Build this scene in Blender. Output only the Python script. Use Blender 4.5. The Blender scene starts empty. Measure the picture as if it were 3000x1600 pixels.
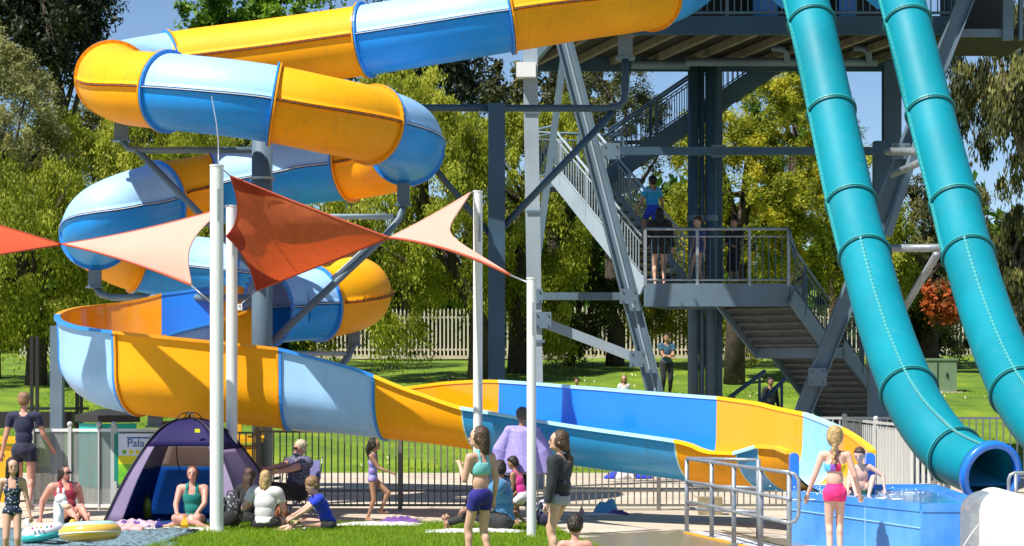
import bpy, bmesh, math, random
import numpy as np
from mathutils import Vector, Matrix
random.seed(7)
rng = np.random.default_rng(7)
R_ = math.radians
scene = bpy.context.scene

# ------------------------------------------------------------------ camera
FPX, HZ, CAMZ = 6000.0, 1130.0, 1.9
cam_d = bpy.data.cameras.new('camera')
cam = bpy.data.objects.new('camera', cam_d)
scene.collection.objects.link(cam)
cam.location = (0, 0, CAMZ)
cam.rotation_euler = (R_(90), 0, 0)
cam_d.sensor_width = 36.0
cam_d.lens = FPX / 3000.0 * 36.0
cam_d.shift_y = (HZ - 800.0) / 3000.0
cam_d.clip_start = 0.5
cam_d.clip_end = 2000
scene.camera = cam

# ------------------------------------------------------------------ light
SUN_EL, SUN_TO = 56.0, Vector((-0.76, -0.65, 0)).normalized()
sun_dir = Vector((SUN_TO.x * math.cos(R_(SUN_EL)), SUN_TO.y * math.cos(R_(SUN_EL)), math.sin(R_(SUN_EL))))
sd = bpy.data.lights.new('sun', 'SUN')
sd.energy = 5.0
sd.angle = R_(0.55)
sd.color = (1.0, 0.955, 0.88)
so = bpy.data.objects.new('sun', sd)
scene.collection.objects.link(so)
so.rotation_euler = sun_dir.to_track_quat('Z', 'Y').to_euler()
world = bpy.data.worlds.new('World')
scene.world = world
world.use_nodes = True
wn = world.node_tree
sky = wn.nodes.new('ShaderNodeTexSky')
sky.sky_type = 'NISHITA'
sky.sun_disc = False
sky.sun_elevation = R_(SUN_EL)
sky.sun_rotation = math.atan2(sun_dir.x, sun_dir.y)
sky.air_density = 1.0
sky.dust_density = 0.0
sky.altitude = 1500
sky.ozone_density = 4.0
bg = wn.nodes['Background']
bg.inputs['Strength'].default_value = 0.085
wn.links.new(sky.outputs[0], bg.inputs[0])
scene.view_settings.view_transform = 'Standard'
scene.view_settings.look = 'None'
scene.view_settings.gamma = 1.0
scene.view_settings.use_curve_mapping = False
scene.view_settings.exposure = 0.58
scene.cycles.max_bounces = 6
scene.cycles.transparent_max_bounces = 12
scene.cycles.use_denoising = True

# ------------------------------------------------------------------ helpers
def W(px, py, d):
    return Vector(((px - 1500.0) / FPX * d, d, CAMZ + (HZ - py) / FPX * d))
def GD(py):
    return CAMZ * FPX / (py - HZ)

def tag(o, label=None, cat=None, group=None, kind=None):
    if label: o['label'] = label
    if cat: o['category'] = cat
    if group: o['group'] = group
    if kind: o['kind'] = kind
    return o

def empty(name, loc, label=None, cat=None, group=None):
    o = bpy.data.objects.new(name, None)
    o.empty_display_size = 0.2
    o.location = loc
    scene.collection.objects.link(o)
    return tag(o, label, cat, group)

def setparent(o, p):
    if p is None: return
    o.parent = p
    q = p; off = Vector((0, 0, 0))
    m = Matrix.Identity(4)
    chain = []
    while q is not None:
        chain.append(q); q = q.parent
    for c in reversed(chain):
        m = m @ c.matrix_parent_inverse @ Matrix.Translation(c.location) @ c.rotation_euler.to_matrix().to_4x4()
    o.matrix_parent_inverse = m.inverted()

def mesh_from(name, verts, faces, smooth=False):
    me = bpy.data.meshes.new(name)
    me.from_pydata([tuple(v) for v in verts], [], faces)
    if smooth:
        me.polygons.foreach_set('use_smooth', [True] * len(me.polygons))
    me.update()
    return me

def link(name, me, mat, parent=None, loc=None, rot=None):
    o = bpy.data.objects.new(name, me)
    if mat is not None and len(me.materials) == 0:
        me.materials.append(mat)
    scene.collection.objects.link(o)
    if loc is not None: o.location = loc
    if rot is not None: o.rotation_euler = rot
    setparent(o, parent)
    return o

def frame(t, up=Vector((0, 0, 1))):
    t = t.normalized()
    s = t.cross(up)
    if s.length < 1e-4: s = t.cross(Vector((0, 1, 0)))
    s.normalize()
    u = s.cross(t).normalized()
    return t, s, u

class MB:
    def __init__(s):
        s.v = []; s.f = []
    def add(s, vs, fs):
        n = len(s.v)
        s.v.extend([tuple(x) for x in vs])
        s.f.extend([tuple(i + n for i in f) for f in fs])
        return s
    def box(s, c, size, rot=None):
        c = Vector(c); hx, hy, hz = size[0] / 2, size[1] / 2, size[2] / 2
        M = rot if rot is not None else Matrix.Identity(3)
        vs = [c + M @ Vector((x * hx, y * hy, z * hz)) for x in (-1, 1) for y in (-1, 1) for z in (-1, 1)]
        return s.add(vs, [(0, 1, 3, 2), (4, 6, 7, 5), (0, 4, 5, 1), (2, 3, 7, 6), (0, 2, 6, 4), (1, 5, 7, 3)])
    def beam(s, p, q, w, h, up=Vector((0, 0, 1))):
        p = Vector(p); q = Vector(q)
        t, sd_, u = frame(q - p, up)
        vs = []
        for c in (p, q):
            for a, b in ((-1, -1), (1, -1), (1, 1), (-1, 1)):
                vs.append(c + sd_ * (a * w / 2) + u * (b * h / 2))
        return s.add(vs, [(3, 2, 1, 0), (4, 5, 6, 7), (0, 1, 5, 4), (1, 2, 6, 5), (2, 3, 7, 6), (3, 0, 4, 7)])
    def ibeam(s, p, q, w, h, up, tw=0.025):
        # flanges are w wide, web h deep along 'up'
        p = Vector(p); q = Vector(q)
        t, sd_, u = frame(q - p, up)
        s.beam(p + u * (h / 2 - tw / 2), q + u * (h / 2 - tw / 2), w, tw, up)
        s.beam(p - u * (h / 2 - tw / 2), q - u * (h / 2 - tw / 2), w, tw, up)
        s.beam(p, q, tw, h - 2 * tw - 0.002, up)
        return s
    def cyl(s, p, q, r1, r2=None, n=10, caps=True):
        if r2 is None: r2 = r1
        p = Vector(p); q = Vector(q)
        t, sd_, u = frame(q - p)
        vs = []
        for c, r in ((p, r1), (q, r2)):
            for i in range(n):
                a = 2 * math.pi * i / n
                vs.append(c + (sd_ * math.cos(a) + u * math.sin(a)) * r)
        fs = [(i, (i + 1) % n, n + (i + 1) % n, n + i) for i in range(n)]
        if caps: fs += [tuple(range(n - 1, -1, -1)), tuple(range(n, 2 * n))]
        return s.add(vs, fs)
    def tube(s, pts, r, n=8, caps=True):
        pts = [Vector(p) for p in pts]
        m = len(pts); vs = []
        rs = r if isinstance(r, (list, tuple)) else [r] * m
        u = None
        for i, p in enumerate(pts):
            t = (pts[min(i + 1, m - 1)] - pts[max(i - 1, 0)]).normalized()
            if u is None:
                _, sd_, u = frame(t)
            else:
                sd_ = t.cross(u)
                if sd_.length < 1e-5: _, sd_, u = frame(t)
                sd_.normalize(); u = sd_.cross(t).normalized()
            for k in range(n):
                a = 2 * math.pi * k / n
                vs.append(p + (sd_ * math.cos(a) + u * math.sin(a)) * rs[i])
        fs = []
        for i in range(m - 1):
            for k in range(n):
                a = i * n + k; b = i * n + (k + 1) % n
                fs.append((a, b, b + n, a + n))
        if caps: fs += [tuple(range(n - 1, -1, -1)), tuple(range((m - 1) * n, m * n))]
        return s.add(vs, fs)
    def ell(s, c, r, rot=None, nu=14, nv=9):
        c = Vector(c); M = rot if rot is not None else Matrix.Identity(3)
        if not isinstance(r, (tuple, list)): r = (r, r, r)
        vs = [c + M @ Vector((0, 0, r[2]))]
        for j in range(1, nv):
            ph = math.pi * j / nv
            for i in range(nu):
                th = 2 * math.pi * i / nu
                vs.append(c + M @ Vector((r[0] * math.sin(ph) * math.cos(th), r[1] * math.sin(ph) * math.sin(th), r[2] * math.cos(ph))))
        vs.append(c + M @ Vector((0, 0, -r[2])))
        fs = [(0, 1 + i, 1 + (i + 1) % nu) for i in range(nu)]
        for j in range(nv - 2):
            for i in range(nu):
                a = 1 + j * nu + i; b = 1 + j * nu + (i + 1) % nu
                fs.append((a, a + nu, b + nu, b))
        L = len(vs) - 1; k = 1 + (nv - 2) * nu
        fs += [(L, k + (i + 1) % nu, k + i) for i in range(nu)]
        return s.add(vs, fs)
    def cap(s, p, q, r1, r2=None, n=12):
        if r2 is None: r2 = r1
        s.cyl(p, q, r1, r2, n); s.ell(p, r1, nu=n, nv=8); s.ell(q, r2, nu=n, nv=8)
        return s
    def build(s, name, mat, parent=None, smooth=False, loc=None):
        return link(name, mesh_from(name, s.v, s.f, smooth), mat, parent, loc)

def catmull(P, t):
    n = len(P) - 1
    i = min(int(t), n - 1); f = t - i
    p1, p2 = P[i], P[i + 1]
    p0 = P[i - 1] if i > 0 else [a * 2 - b for a, b in zip(p1, p2)]
    p3 = P[i + 2] if i + 2 <= n else [b * 2 - a for a, b in zip(p1, p2)]
    return [0.5 * ((2 * b) + (-a + c) * f + (2 * a - 5 * b + 4 * c - d) * f * f + (-a + 3 * b - 3 * c + d) * f ** 3) for a, b, c, d in zip(p0, p1, p2, p3)]

# ------------------------------------------------------------------ materials
def mat(name, col, rough=0.6, var=0.0, scale=6.0, bump=0.0, bscale=40.0, metal=0.0, coat=0.0, spec=0.5, col2=None, transl=None, alpha=None, sheen=0.0, detail=3.0, grime=0.0, gcol=(0.10, 0.08, 0.05), gscale=9.0):
    m = bpy.data.materials.new(name)
    m.use_nodes = True
    nt = m.node_tree; N = nt.nodes; Lk = nt.links
    b = N['Principled BSDF']
    b.inputs['Base Color'].default_value = (*col, 1)
    b.inputs['Roughness'].default_value = rough
    b.inputs['Metallic'].default_value = metal
    b.inputs['Specular IOR Level'].default_value = spec
    b.inputs['Coat Weight'].default_value = coat
    b.inputs['Coat Roughness'].default_value = 0.12
    b.inputs['Sheen Weight'].default_value = sheen
    tc = N.new('ShaderNodeTexCoord')
    if var > 0 or col2:
        nz = N.new('ShaderNodeTexNoise'); nz.inputs['Scale'].default_value = scale; nz.inputs['Detail'].default_value = detail
        Lk.new(tc.outputs['Object'], nz.inputs['Vector'])
        rp = N.new('ShaderNodeValToRGB')
        rp.color_ramp.elements[0].position = 0.32; rp.color_ramp.elements[1].position = 0.68
        a = col2 if col2 else tuple(c * (1 - var) for c in col)
        bb = col if col2 else tuple(min(1, c * (1 + var)) for c in col)
        rp.color_ramp.elements[0].color = (*a, 1); rp.color_ramp.elements[1].color = (*bb, 1)
        Lk.new(nz.outputs['Fac'], rp.inputs['Fac'])
        Lk.new(rp.outputs['Color'], b.inputs['Base Color'])
    if bump > 0:
        nb = N.new('ShaderNodeTexNoise'); nb.inputs['Scale'].default_value = bscale; nb.inputs['Detail'].default_value = 4
        Lk.new(tc.outputs['Object'], nb.inputs['Vector'])
        bp = N.new('ShaderNodeBump'); bp.inputs['Strength'].default_value = bump; bp.inputs['Distance'].default_value = 0.02
        Lk.new(nb.outputs['Fac'], bp.inputs['Height'])
        Lk.new(bp.outputs['Normal'], b.inputs['Normal'])
    if grime > 0:
        # run-down streaks and blotchy dirt
        mp = N.new('ShaderNodeMapping'); mp.inputs['Scale'].default_value = (gscale, gscale, gscale * 0.10)
        geo = N.new('ShaderNodeNewGeometry'); Lk.new(geo.outputs['Position'], mp.inputs[0])
        ng = N.new('ShaderNodeTexNoise'); ng.inputs['Scale'].default_value = 1.0; ng.inputs['Detail'].default_value = 6; ng.inputs['Roughness'].default_value = 0.7
        Lk.new(mp.outputs[0], ng.inputs['Vector'])
        n2 = N.new('ShaderNodeTexNoise'); n2.inputs['Scale'].default_value = 1.3; n2.inputs['Detail'].default_value = 8; n2.inputs['Roughness'].default_value = 0.75
        Lk.new(geo.outputs['Position'], n2.inputs['Vector'])
        mr = N.new('ShaderNodeMapRange'); mr.inputs['From Min'].default_value = 0.50; mr.inputs['From Max'].default_value = 0.78; Lk.new(ng.outputs['Fac'], mr.inputs['Value'])
        mr2 = N.new('ShaderNodeMapRange'); mr2.inputs['From Min'].default_value = 0.40; mr2.inputs['From Max'].default_value = 0.70; Lk.new(n2.outputs['Fac'], mr2.inputs['Value'])
        mu = N.new('ShaderNodeMath'); mu.operation = 'MULTIPLY'; Lk.new(mr.outputs[0], mu.inputs[0]); Lk.new(mr2.outputs[0], mu.inputs[1])
        m3 = N.new('ShaderNodeMath'); m3.operation = 'MULTIPLY'; m3.inputs[1].default_value = grime; Lk.new(mu.outputs[0], m3.inputs[0])
        mxg = N.new('ShaderNodeMix'); mxg.data_type = 'RGBA'; mxg.inputs['B'].default_value = (*gcol, 1); Lk.new(m3.outputs[0], mxg.inputs['Factor'])
        src = b.inputs['Base Color'].links[0].from_socket if b.inputs['Base Color'].links else None
        if src is None: mxg.inputs['A'].default_value = (*col, 1)
        else: Lk.new(src, mxg.inputs['A'])
        Lk.new(mxg.outputs['Result'], b.inputs['Base Color'])
        ra = N.new('ShaderNodeMapRange'); ra.inputs['To Min'].default_value = max(0.05, rough - 0.06); ra.inputs['To Max'].default_value = min(1, rough + 0.22); Lk.new(n2.outputs['Fac'], ra.inputs['Value']); Lk.new(ra.outputs[0], b.inputs['Roughness'])
    out = N['Material Output']
    if transl:
        tr = N.new('ShaderNodeBsdfTranslucent'); tr.inputs['Color'].default_value = (*transl[0], 1)
        mx = N.new('ShaderNodeMixShader'); mx.inputs['Fac'].default_value = transl[1]
        Lk.new(b.outputs[0], mx.inputs[1]); Lk.new(tr.outputs[0], mx.inputs[2]); Lk.new(mx.outputs[0], out.inputs[0])
    if alpha is not None:
        b.inputs['Alpha'].default_value = alpha
    return m

def spots(name, base, dot, scale=60, size=0.3, rough=0.7):
    m = mat(name, base, rough)
    nt = m.node_tree; N = nt.nodes; b = N['Principled BSDF']
    tc = N['Texture Coordinate']
    v = N.new('ShaderNodeTexVoronoi'); v.inputs['Scale'].default_value = scale
    nt.links.new(tc.outputs['Object'], v.inputs['Vector'])
    lt = N.new('ShaderNodeMath'); lt.operation = 'LESS_THAN'; lt.inputs[1].default_value = size
    nt.links.new(v.outputs['Distance'], lt.inputs[0])
    mx = N.new('ShaderNodeMix'); mx.data_type = 'RGBA'
    mx.inputs['A'].default_value = (*base, 1); mx.inputs['B'].default_value = (*dot, 1)
    nt.links.new(lt.outputs[0], mx.inputs['Factor']); nt.links.new(mx.outputs['Result'], b.inputs['Base Color'])
    return m

def bands(name, cols, scale=8.0, axis='X', rough=0.7, const=True):
    m = mat(name, cols[0], rough)
    nt = m.node_tree; N = nt.nodes; b = N['Principled BSDF']; tc = N['Texture Coordinate']
    sp = N.new('ShaderNodeSeparateXYZ'); nt.links.new(tc.outputs['Object'], sp.inputs[0])
    mu = N.new('ShaderNodeMath'); mu.operation = 'MULTIPLY'; mu.inputs[1].default_value = scale
    nt.links.new(sp.outputs[axis], mu.inputs[0])
    fr = N.new('ShaderNodeMath'); fr.operation = 'FRACT'; nt.links.new(mu.outputs[0], fr.inputs[0])
    rp = N.new('ShaderNodeValToRGB'); cr = rp.color_ramp
    if const: cr.interpolation = 'CONSTANT'
    for i, c in enumerate(cols):
        e = cr.elements[i] if i < 2 else cr.elements.new(0)
    for i, c in enumerate(cols):
        cr.elements[i].position = i / len(cols)
    for i, c in enumerate(cols):
        cr.elements[i].color = (*c, 1)
    nt.links.new(fr.outputs[0], rp.inputs['Fac']); nt.links.new(rp.outputs['Color'], b.inputs['Base Color'])
    return m

M = {}
M['blue_up'] = mat('blue_gelcoat_sunlit', (0.35, 0.61, 0.93), 0.45, var=0.06, grime=.35, scale=1.6, coat=0.1, spec=0.4, bump=0.05, bscale=9)  # sun glare on upper shells and chute walls put into this paler blue
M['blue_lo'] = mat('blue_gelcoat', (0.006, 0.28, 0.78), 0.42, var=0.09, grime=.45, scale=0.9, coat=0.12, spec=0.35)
M['blue_fl'] = mat('blue_flange', (0.03, 0.27, 0.78), 0.4)
M['pale_rim'] = mat('pale_blue_rim', (0.45, 0.78, 0.92), 0.4)
M['blue_in'] = mat('blue_liner', (0.010, 0.22, 0.82), 0.15, var=0.06, scale=1.0, coat=0.7)
M['yel_up'] = mat('yellow_gelcoat_sunlit', (0.95, 0.41, 0.0), 0.55, var=0.05, grime=.35, scale=1.6, coat=0.05, spec=0.3, bump=0.05, bscale=9)  # brighter yellow carries the sunlight on the upper half in its colour
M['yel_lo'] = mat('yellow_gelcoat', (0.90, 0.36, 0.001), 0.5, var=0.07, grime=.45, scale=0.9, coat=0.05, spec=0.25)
M['yel_fl'] = mat('yellow_flange', (0.80, 0.32, 0.004), 0.4)
M['yel_rim'] = mat('yellow_rim', (0.92, 0.56, 0.005), 0.4)
M['yel_in'] = mat('yellow_liner', (0.90, 0.36, 0.004), 0.12, coat=0.6)
M['turq'] = mat('turquoise_gelcoat', (0.0, 0.235, 0.305), 0.48, var=0.10, grime=.18, gcol=(.25, .35, .33), scale=0.8, coat=0.0, spec=0.3, bump=0.03, bscale=5)
M['turq_lip'] = mat('turquoise_lip', (0.03, 0.33, 0.34), 0.45)
M['turq_dk'] = mat('turquoise_gasket', (0.004, 0.12, 0.13), 0.5)
M['turq_in'] = mat('turquoise_liner', (0.0, 0.36, 0.42), 0.2)
M['bolt'] = mat('bolt_steel', (0.10, 0.08, 0.06), 0.5)
M['seal'] = mat('white_sealant', (0.62, 0.62, 0.56), 0.6)
M['steel'] = mat('blue_grey_paint', (0.11, 0.17, 0.22), 0.42, var=0.15, grime=.5, gcol=(.16, .09, .04), scale=1.2, bump=0.03)
M['steel_l'] = mat('light_grey_paint', (0.30, 0.37, 0.42), 0.45, var=0.10, grime=.5, gcol=(.16, .10, .05), scale=1.0)
M['steel_d'] = mat('dark_blue_grey_paint', (0.032, 0.075, 0.12), 0.42, var=0.2, grime=.4, scale=1.2)
M['galv'] = mat('galvanised_steel', (0.30, 0.33, 0.36), 0.38, var=0.18, scale=14, metal=0.35)
M['tread'] = mat('stair_tread_steel', (0.105, 0.115, 0.12), 0.6, var=0.25, scale=5)
M['nosing'] = mat('yellow_nosing', (0.60, 0.50, 0.03), 0.6)
M['joist'] = mat('timber_joist', (0.15, 0.135, 0.105), 0.75, var=0.25, scale=4)
M['under'] = mat('dark_decking', (0.014, 0.012, 0.010), 0.8, var=0.3, scale=4)
M['white'] = mat('white_powdercoat', (0.78, 0.78, 0.77), 0.35, coat=0.2, var=0.04, scale=2, grime=.35, gcol=(.35, .30, .22), gscale=14)
M['sail_red'] = mat('red_shade_cloth', (0.66, 0.20, 0.08), 0.85, var=0.14, scale=9, bump=0.25, bscale=120, spec=.2, transl=((0.95, 0.34, 0.14), 0.5))
M['sail_patch'] = mat('double_layer_cloth', (0.26, 0.030, 0.012), 0.9, spec=.2, bump=.2, bscale=120)
M['sail_pink'] = mat('sunlit_shade_cloth', (0.88, 0.48, 0.38), 0.8, var=0.03, scale=2, bump=0.15, bscale=120, transl=((0.85, 0.42, 0.30), 0.3))  # pale tone paints in the sun on the lit side of the red cloth
M['hem'] = mat('sail_hem', (0.42, 0.07, 0.03), 0.8)
M['hem_p'] = mat('pale_sail_hem', (0.70, 0.36, 0.27), 0.8)
M['fence_dk'] = mat('dark_fence_paint', (0.15, 0.145, 0.13), 0.5, var=0.1)
M['fence_lt'] = mat('light_fence_paint', (0.50, 0.51, 0.49), 0.5)
M['cream'] = mat('cream_fence_paint', (0.50, 0.47, 0.36), 0.6)
M['conc'] = None
M['teal'] = mat('teal_panel', (0.0, 0.36, 0.31), 0.5, var=0.06)
M['dark'] = mat('dark_roofing', (0.02, 0.018, 0.016), 0.7)
M['black'] = mat('black_plastic', (0.012, 0.012, 0.012), 0.5)
M['tank'] = mat('blue_pool_shell', (0.04, 0.24, 0.72), 0.28, grime=.6, gcol=(.35, .50, .62), gscale=7, col2=(0.10, 0.36, 0.84), scale=2.2, coat=0.5, detail=6)
M['tank_edge'] = mat('blue_shell_plate', (0.02, 0.20, 0.80), 0.3, coat=0.4)
M['grout'] = mat('shell_joint', (0.28, 0.55, 0.86), 0.5)
M['yellow'] = mat('yellow_plastic', (0.80, 0.42, 0.01), 0.4)
M['water'] = mat('pool_water', (0.12, 0.45, 0.80), 0.05, spec=0.8, bump=0.5, bscale=7, coat=0.6)
M['foam'] = mat('water_foam', (0.85, 0.9, 0.93), 0.3)
# ================================================================== SETTING
def hgt(x, y):
    pts = [(-50, -0.06), (44.6, -0.06), (44.9, 0.02), (51, 0.85), (57, 1.62), (66, 2.35), (75, 2.94), (110, 3.6), (400, 5.0), (900, 6.0)]
    for (a, b), (c, d) in zip(pts, pts[1:]):
        if y <= c:
            return b + (d - b) * (y - a) / (c - a)
    return pts[-1][1]

def grass_mat():
    m = mat('lawn_grass', (0.10, 0.20, 0.008), 0.85, bump=0.9, bscale=30)
    nt = m.node_tree; N = nt.nodes; b = N['Principled BSDF']; tc = N['Texture Coordinate']
    n1 = N.new('ShaderNodeTexNoise'); n1.inputs['Scale'].default_value = 0.6; n1.inputs['Detail'].default_value = 8; n1.inputs['Roughness'].default_value = 0.75
    nt.links.new(tc.outputs['Object'], n1.inputs['Vector'])
    rp = N.new('ShaderNodeValToRGB'); cr = rp.color_ramp
    cr.elements[0].position = 0.34; cr.elements[0].color = (0.055, 0.115, 0.004, 1)
    cr.elements[1].position = 0.62; cr.elements[1].color = (0.19, 0.27, 0.006, 1)
    e = cr.elements.new(0.50); e.color = (0.115, 0.20, 0.005, 1)
    e = cr.elements.new(0.74); e.color = (0.26, 0.25, 0.045, 1)
    nt.links.new(n1.outputs['Fac'], rp.inputs['Fac']); nt.links.new(rp.outputs['Color'], b.inputs['Base Color'])
    return m
M['grass'] = grass_mat()
M['blade'] = mat('grass_blade', (0.14, 0.28, 0.006), 0.6, col2=(0.27, 0.38, 0.012), scale=5, transl=((0.34, 0.50, 0.01), 0.4))

def concrete():
    m = mat('pale_concrete', (0.52, 0.44, 0.345), 0.8, bump=0.25, bscale=60)
    nt = m.node_tree; N = nt.nodes; b = N['Principled BSDF']
    geo = N.new('ShaderNodeNewGeometry')
    n1 = N.new('ShaderNodeTexNoise'); n1.inputs['Scale'].default_value = 0.8; n1.inputs['Detail'].default_value = 9; n1.inputs['Roughness'].default_value = 0.7
    nt.links.new(geo.outputs['Position'], n1.inputs['Vector'])
    rp = N.new('ShaderNodeValToRGB'); cr = rp.color_ramp
    cr.elements[0].position = 0.3; cr.elements[0].color = (0.40, 0.325, 0.245, 1)
    cr.elements[1].position = 0.68; cr.elements[1].color = (0.62, 0.54, 0.43, 1)
    nt.links.new(n1.outputs['Fac'], rp.inputs['Fac'])
    # wet, stained patch of splashed water in front of the slide exit (a stain with its own outline)
    mp = N.new('ShaderNodeMapping'); mp.vector_type = 'TEXTURE'
    mp.inputs['Location'].default_value = (2.1, 24.6, 0); mp.inputs['Scale'].default_value = (1.9, 2.4, 1)
    nt.links.new(geo.outputs['Position'], mp.inputs['Vector'])
    ln = N.new('ShaderNodeVectorMath'); ln.operation = 'LENGTH'; nt.links.new(mp.outputs[0], ln.inputs[0])
    n2 = N.new('ShaderNodeTexNoise'); n2.inputs['Scale'].default_value = 1.6; n2.inputs['Detail'].default_value = 5
    nt.links.new(geo.outputs['Position'], n2.inputs['Vector'])
    ad = N.new('ShaderNodeMath'); ad.operation = 'ADD'; nt.links.new(ln.outputs['Value'], ad.inputs[0]); nt.links.new(n2.outputs['Fac'], ad.inputs[1])
    mr = N.new('ShaderNodeMapRange'); mr.inputs['From Min'].default_value = 1.3; mr.inputs['From Max'].default_value = 1.42
    mr.inputs['To Min'].default_value = 1.0; mr.inputs['To Max'].default_value = 0.0
    nt.links.new(ad.outputs[0], mr.inputs['Value'])
    mx = N.new('ShaderNodeMix'); mx.data_type = 'RGBA'
    nt.links.new(mr.outputs[0], mx.inputs['Factor']); nt.links.new(rp.outputs['Color'], mx.inputs['A']); mx.inputs['B'].default_value = (0.27, 0.22, 0.16, 1)
    nt.links.new(mx.outputs['Result'], b.inputs['Base Color'])
    m2 = N.new('ShaderNodeMapRange'); m2.inputs['To Min'].default_value = 0.8; m2.inputs['To Max'].default_value = 0.12
    nt.links.new(mr.outputs[0], m2.inputs['Value']); nt.links.new(m2.outputs[0], b.inputs['Roughness'])
    return m
M['conc'] = concrete()
M['joint'] = mat('pavement_joint', (0.16, 0.13, 0.10), 0.9)

# far ground
xs = [-400, -200, -100] + [x * 4 for x in range(-20, 21)] + [100, 200, 400]
ys = [-30, 0, 15, 30, 44.6, 44.9] + [46 + i * 1.5 for i in range(40)] + [115, 150, 250, 400, 900]
vs = []
for y in ys:
    for x in xs:
        b = 0 if y < 46 else 0.12 * math.sin(x * 0.31 + y * 0.2) * math.sin(x * 0.13 - y * 0.35)
        vs.append((x, y, hgt(x, y) + b))
nx = len(xs)
fs = [(j * nx + i, j * nx + i + 1, (j + 1) * nx + i + 1, (j + 1) * nx + i) for j in range(len(ys) - 1) for i in range(nx - 1)]
tag(link('ground', mesh_from('ground', vs, fs, True), M['grass']), kind='structure')

# pavement of cast slabs
pav = MB().box((0, 28, -0.035), (44, 33.2, 0.03)).build('pavement', M['joint'])
tag(pav, kind='structure')
slab_me = {}
def slab_mesh(w, l):
    k = (round(w, 2), round(l, 2))
    if k not in slab_me:
        b = MB(); b.box((0, 0, 0), (w - 0.02, l - 0.02, 0.05))
        slab_me[k] = mesh_from('slab', b.v, b.f); slab_me[k].materials.append(M['conc'])
    return slab_me[k]
for i in range(-5, 6):
    for j in range(9):
        o = link('slab', slab_mesh(3.9, 3.65), None, pav, loc=(i * 3.9 + 1.2, 13.6 + j * 3.65, -0.025 + rng.uniform(-0.002, 0.002)))

# near lawn
lawn_poly = [(-10, 12), (1.75, 12), (1.35, 22), (0.95, 24.4), (0.50, 27.6), (0.1, 28.15), (-4.0, 28.2), (-4.5, 27.0), (-5.2, 26.4), (-10, 27.1)]
lv = [(x, y, 0.012) for x, y in lawn_poly]
tag(link('lawn', mesh_from('lawn', lv, [tuple(range(len(lv)))]), M['grass']), kind='structure')
def in_poly(x, y, P):
    c = np.zeros(len(x), bool); j = len(P) - 1
    for i in range(len(P)):
        xi, yi = P[i]; xj, yj = P[j]
        with np.errstate(divide='ignore', invalid='ignore'):
            k = ((yi > y) != (yj > y)) & (x < (xj - xi) * (y - yi) / ((yj - yi) if yj != yi else 1e-9) + xi)
        c ^= k; j = i
    return c
def quads_mesh(name, P0, P1, P2, P3, attr=None):
    n = len(P0)
    V = np.stack([P0, P1, P2, P3], 1).reshape(-1, 3).astype(np.float32)
    me = bpy.data.meshes.new(name)
    me.vertices.add(4 * n); me.vertices.foreach_set('co', V.ravel())
    me.loops.add(4 * n); me.loops.foreach_set('vertex_index', np.arange(4 * n, dtype=np.int32))
    me.polygons.add(n); me.polygons.foreach_set('loop_start', np.arange(0, 4 * n, 4, dtype=np.int32))
    try: me.polygons.foreach_set('loop_total', np.full(n, 4, dtype=np.int32))
    except Exception: pass
    me.update(calc_edges=True)
    if attr is not None:
        a = me.attributes.new('tint', 'FLOAT', 'POINT')
        a.data.foreach_set('value', np.repeat(attr, 4).astype(np.float32))
    return me
N = 95000
gx = rng.uniform(-10, 1.8, N); gy = rng.uniform(23.2, 28.2, N)
k = in_poly(gx, gy, lawn_poly); gx = gx[k]; gy = gy[k]
rug_zone = (gx < -3.95 - (26.6 - gy) * 0.12) & (gy < 26.75) & (gy > 20)
gx = gx[~rug_zone]; gy = gy[~rug_zone]; n = len(gx)
hh = rng.uniform(0.025, 0.075, n); a = rng.uniform(0, math.pi, n); w = rng.uniform(0.003, 0.006, n)
lx = rng.normal(0, 0.02, n); ly = rng.normal(0, 0.02, n)
z0 = np.full(n, 0.01)
c, s_ = np.cos(a) * w, np.sin(a) * w
P0 = np.stack([gx - c, gy - s_, z0], 1); P1 = np.stack([gx + c, gy + s_, z0], 1)
P2 = np.stack([gx + c * .3 + lx, gy + s_ * .3 + ly, hh], 1); P3 = np.stack([gx - c * .3 + lx, gy - s_ * .3 + ly, hh], 1)
tag(link('grass_blades', quads_mesh('grass_blades', P0, P1, P2, P3), M['blade']), 'short green lawn grass along the picnic spots', 'grass', kind='stuff')
# tufts on the far lawn, and dropped leaves
N = 36000
gx = rng.uniform(-13, 14, N); gy = 44.9 + 14 * rng.uniform(0, 1, N) ** 1.3
gz = np.array([hgt(0, y) for y in gy]) - 0.02
hh = rng.uniform(0.03, 0.08, N); w = rng.uniform(0.01, 0.02, N); a = rng.uniform(0, math.pi, N); c, s_ = np.cos(a) * w, np.sin(a) * w
lx = rng.normal(0, 0.03, N); ly = rng.normal(0, 0.03, N)
P0 = np.stack([gx - c, gy - s_, gz], 1); P1 = np.stack([gx + c, gy + s_, gz], 1)
P2 = np.stack([gx + c * .3 + lx, gy + s_ * .3 + ly, gz + hh], 1); P3 = np.stack([gx - c * .3 + lx, gy - s_ * .3 + ly, gz + hh], 1)
tag(link('grass_tufts', quads_mesh('grass_tufts', P0, P1, P2, P3), M['blade']), 'rough green grass on the rising lawn behind the fence', 'grass', kind='stuff')
M['litter'] = mat('dry_leaf', (0.55, 0.47, 0.30), 0.8, var=0.3, scale=3)
N = 650
gx = rng.uniform(-12, 13, N); gy = 45.2 + rng.uniform(0, 20, N)
gz = np.array([hgt(0, y) for y in gy]) + 0.07
sz = rng.uniform(0.02, 0.05, N); a = rng.uniform(0, 6.28, N)
c, s_ = np.cos(a) * sz, np.sin(a) * sz
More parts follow.
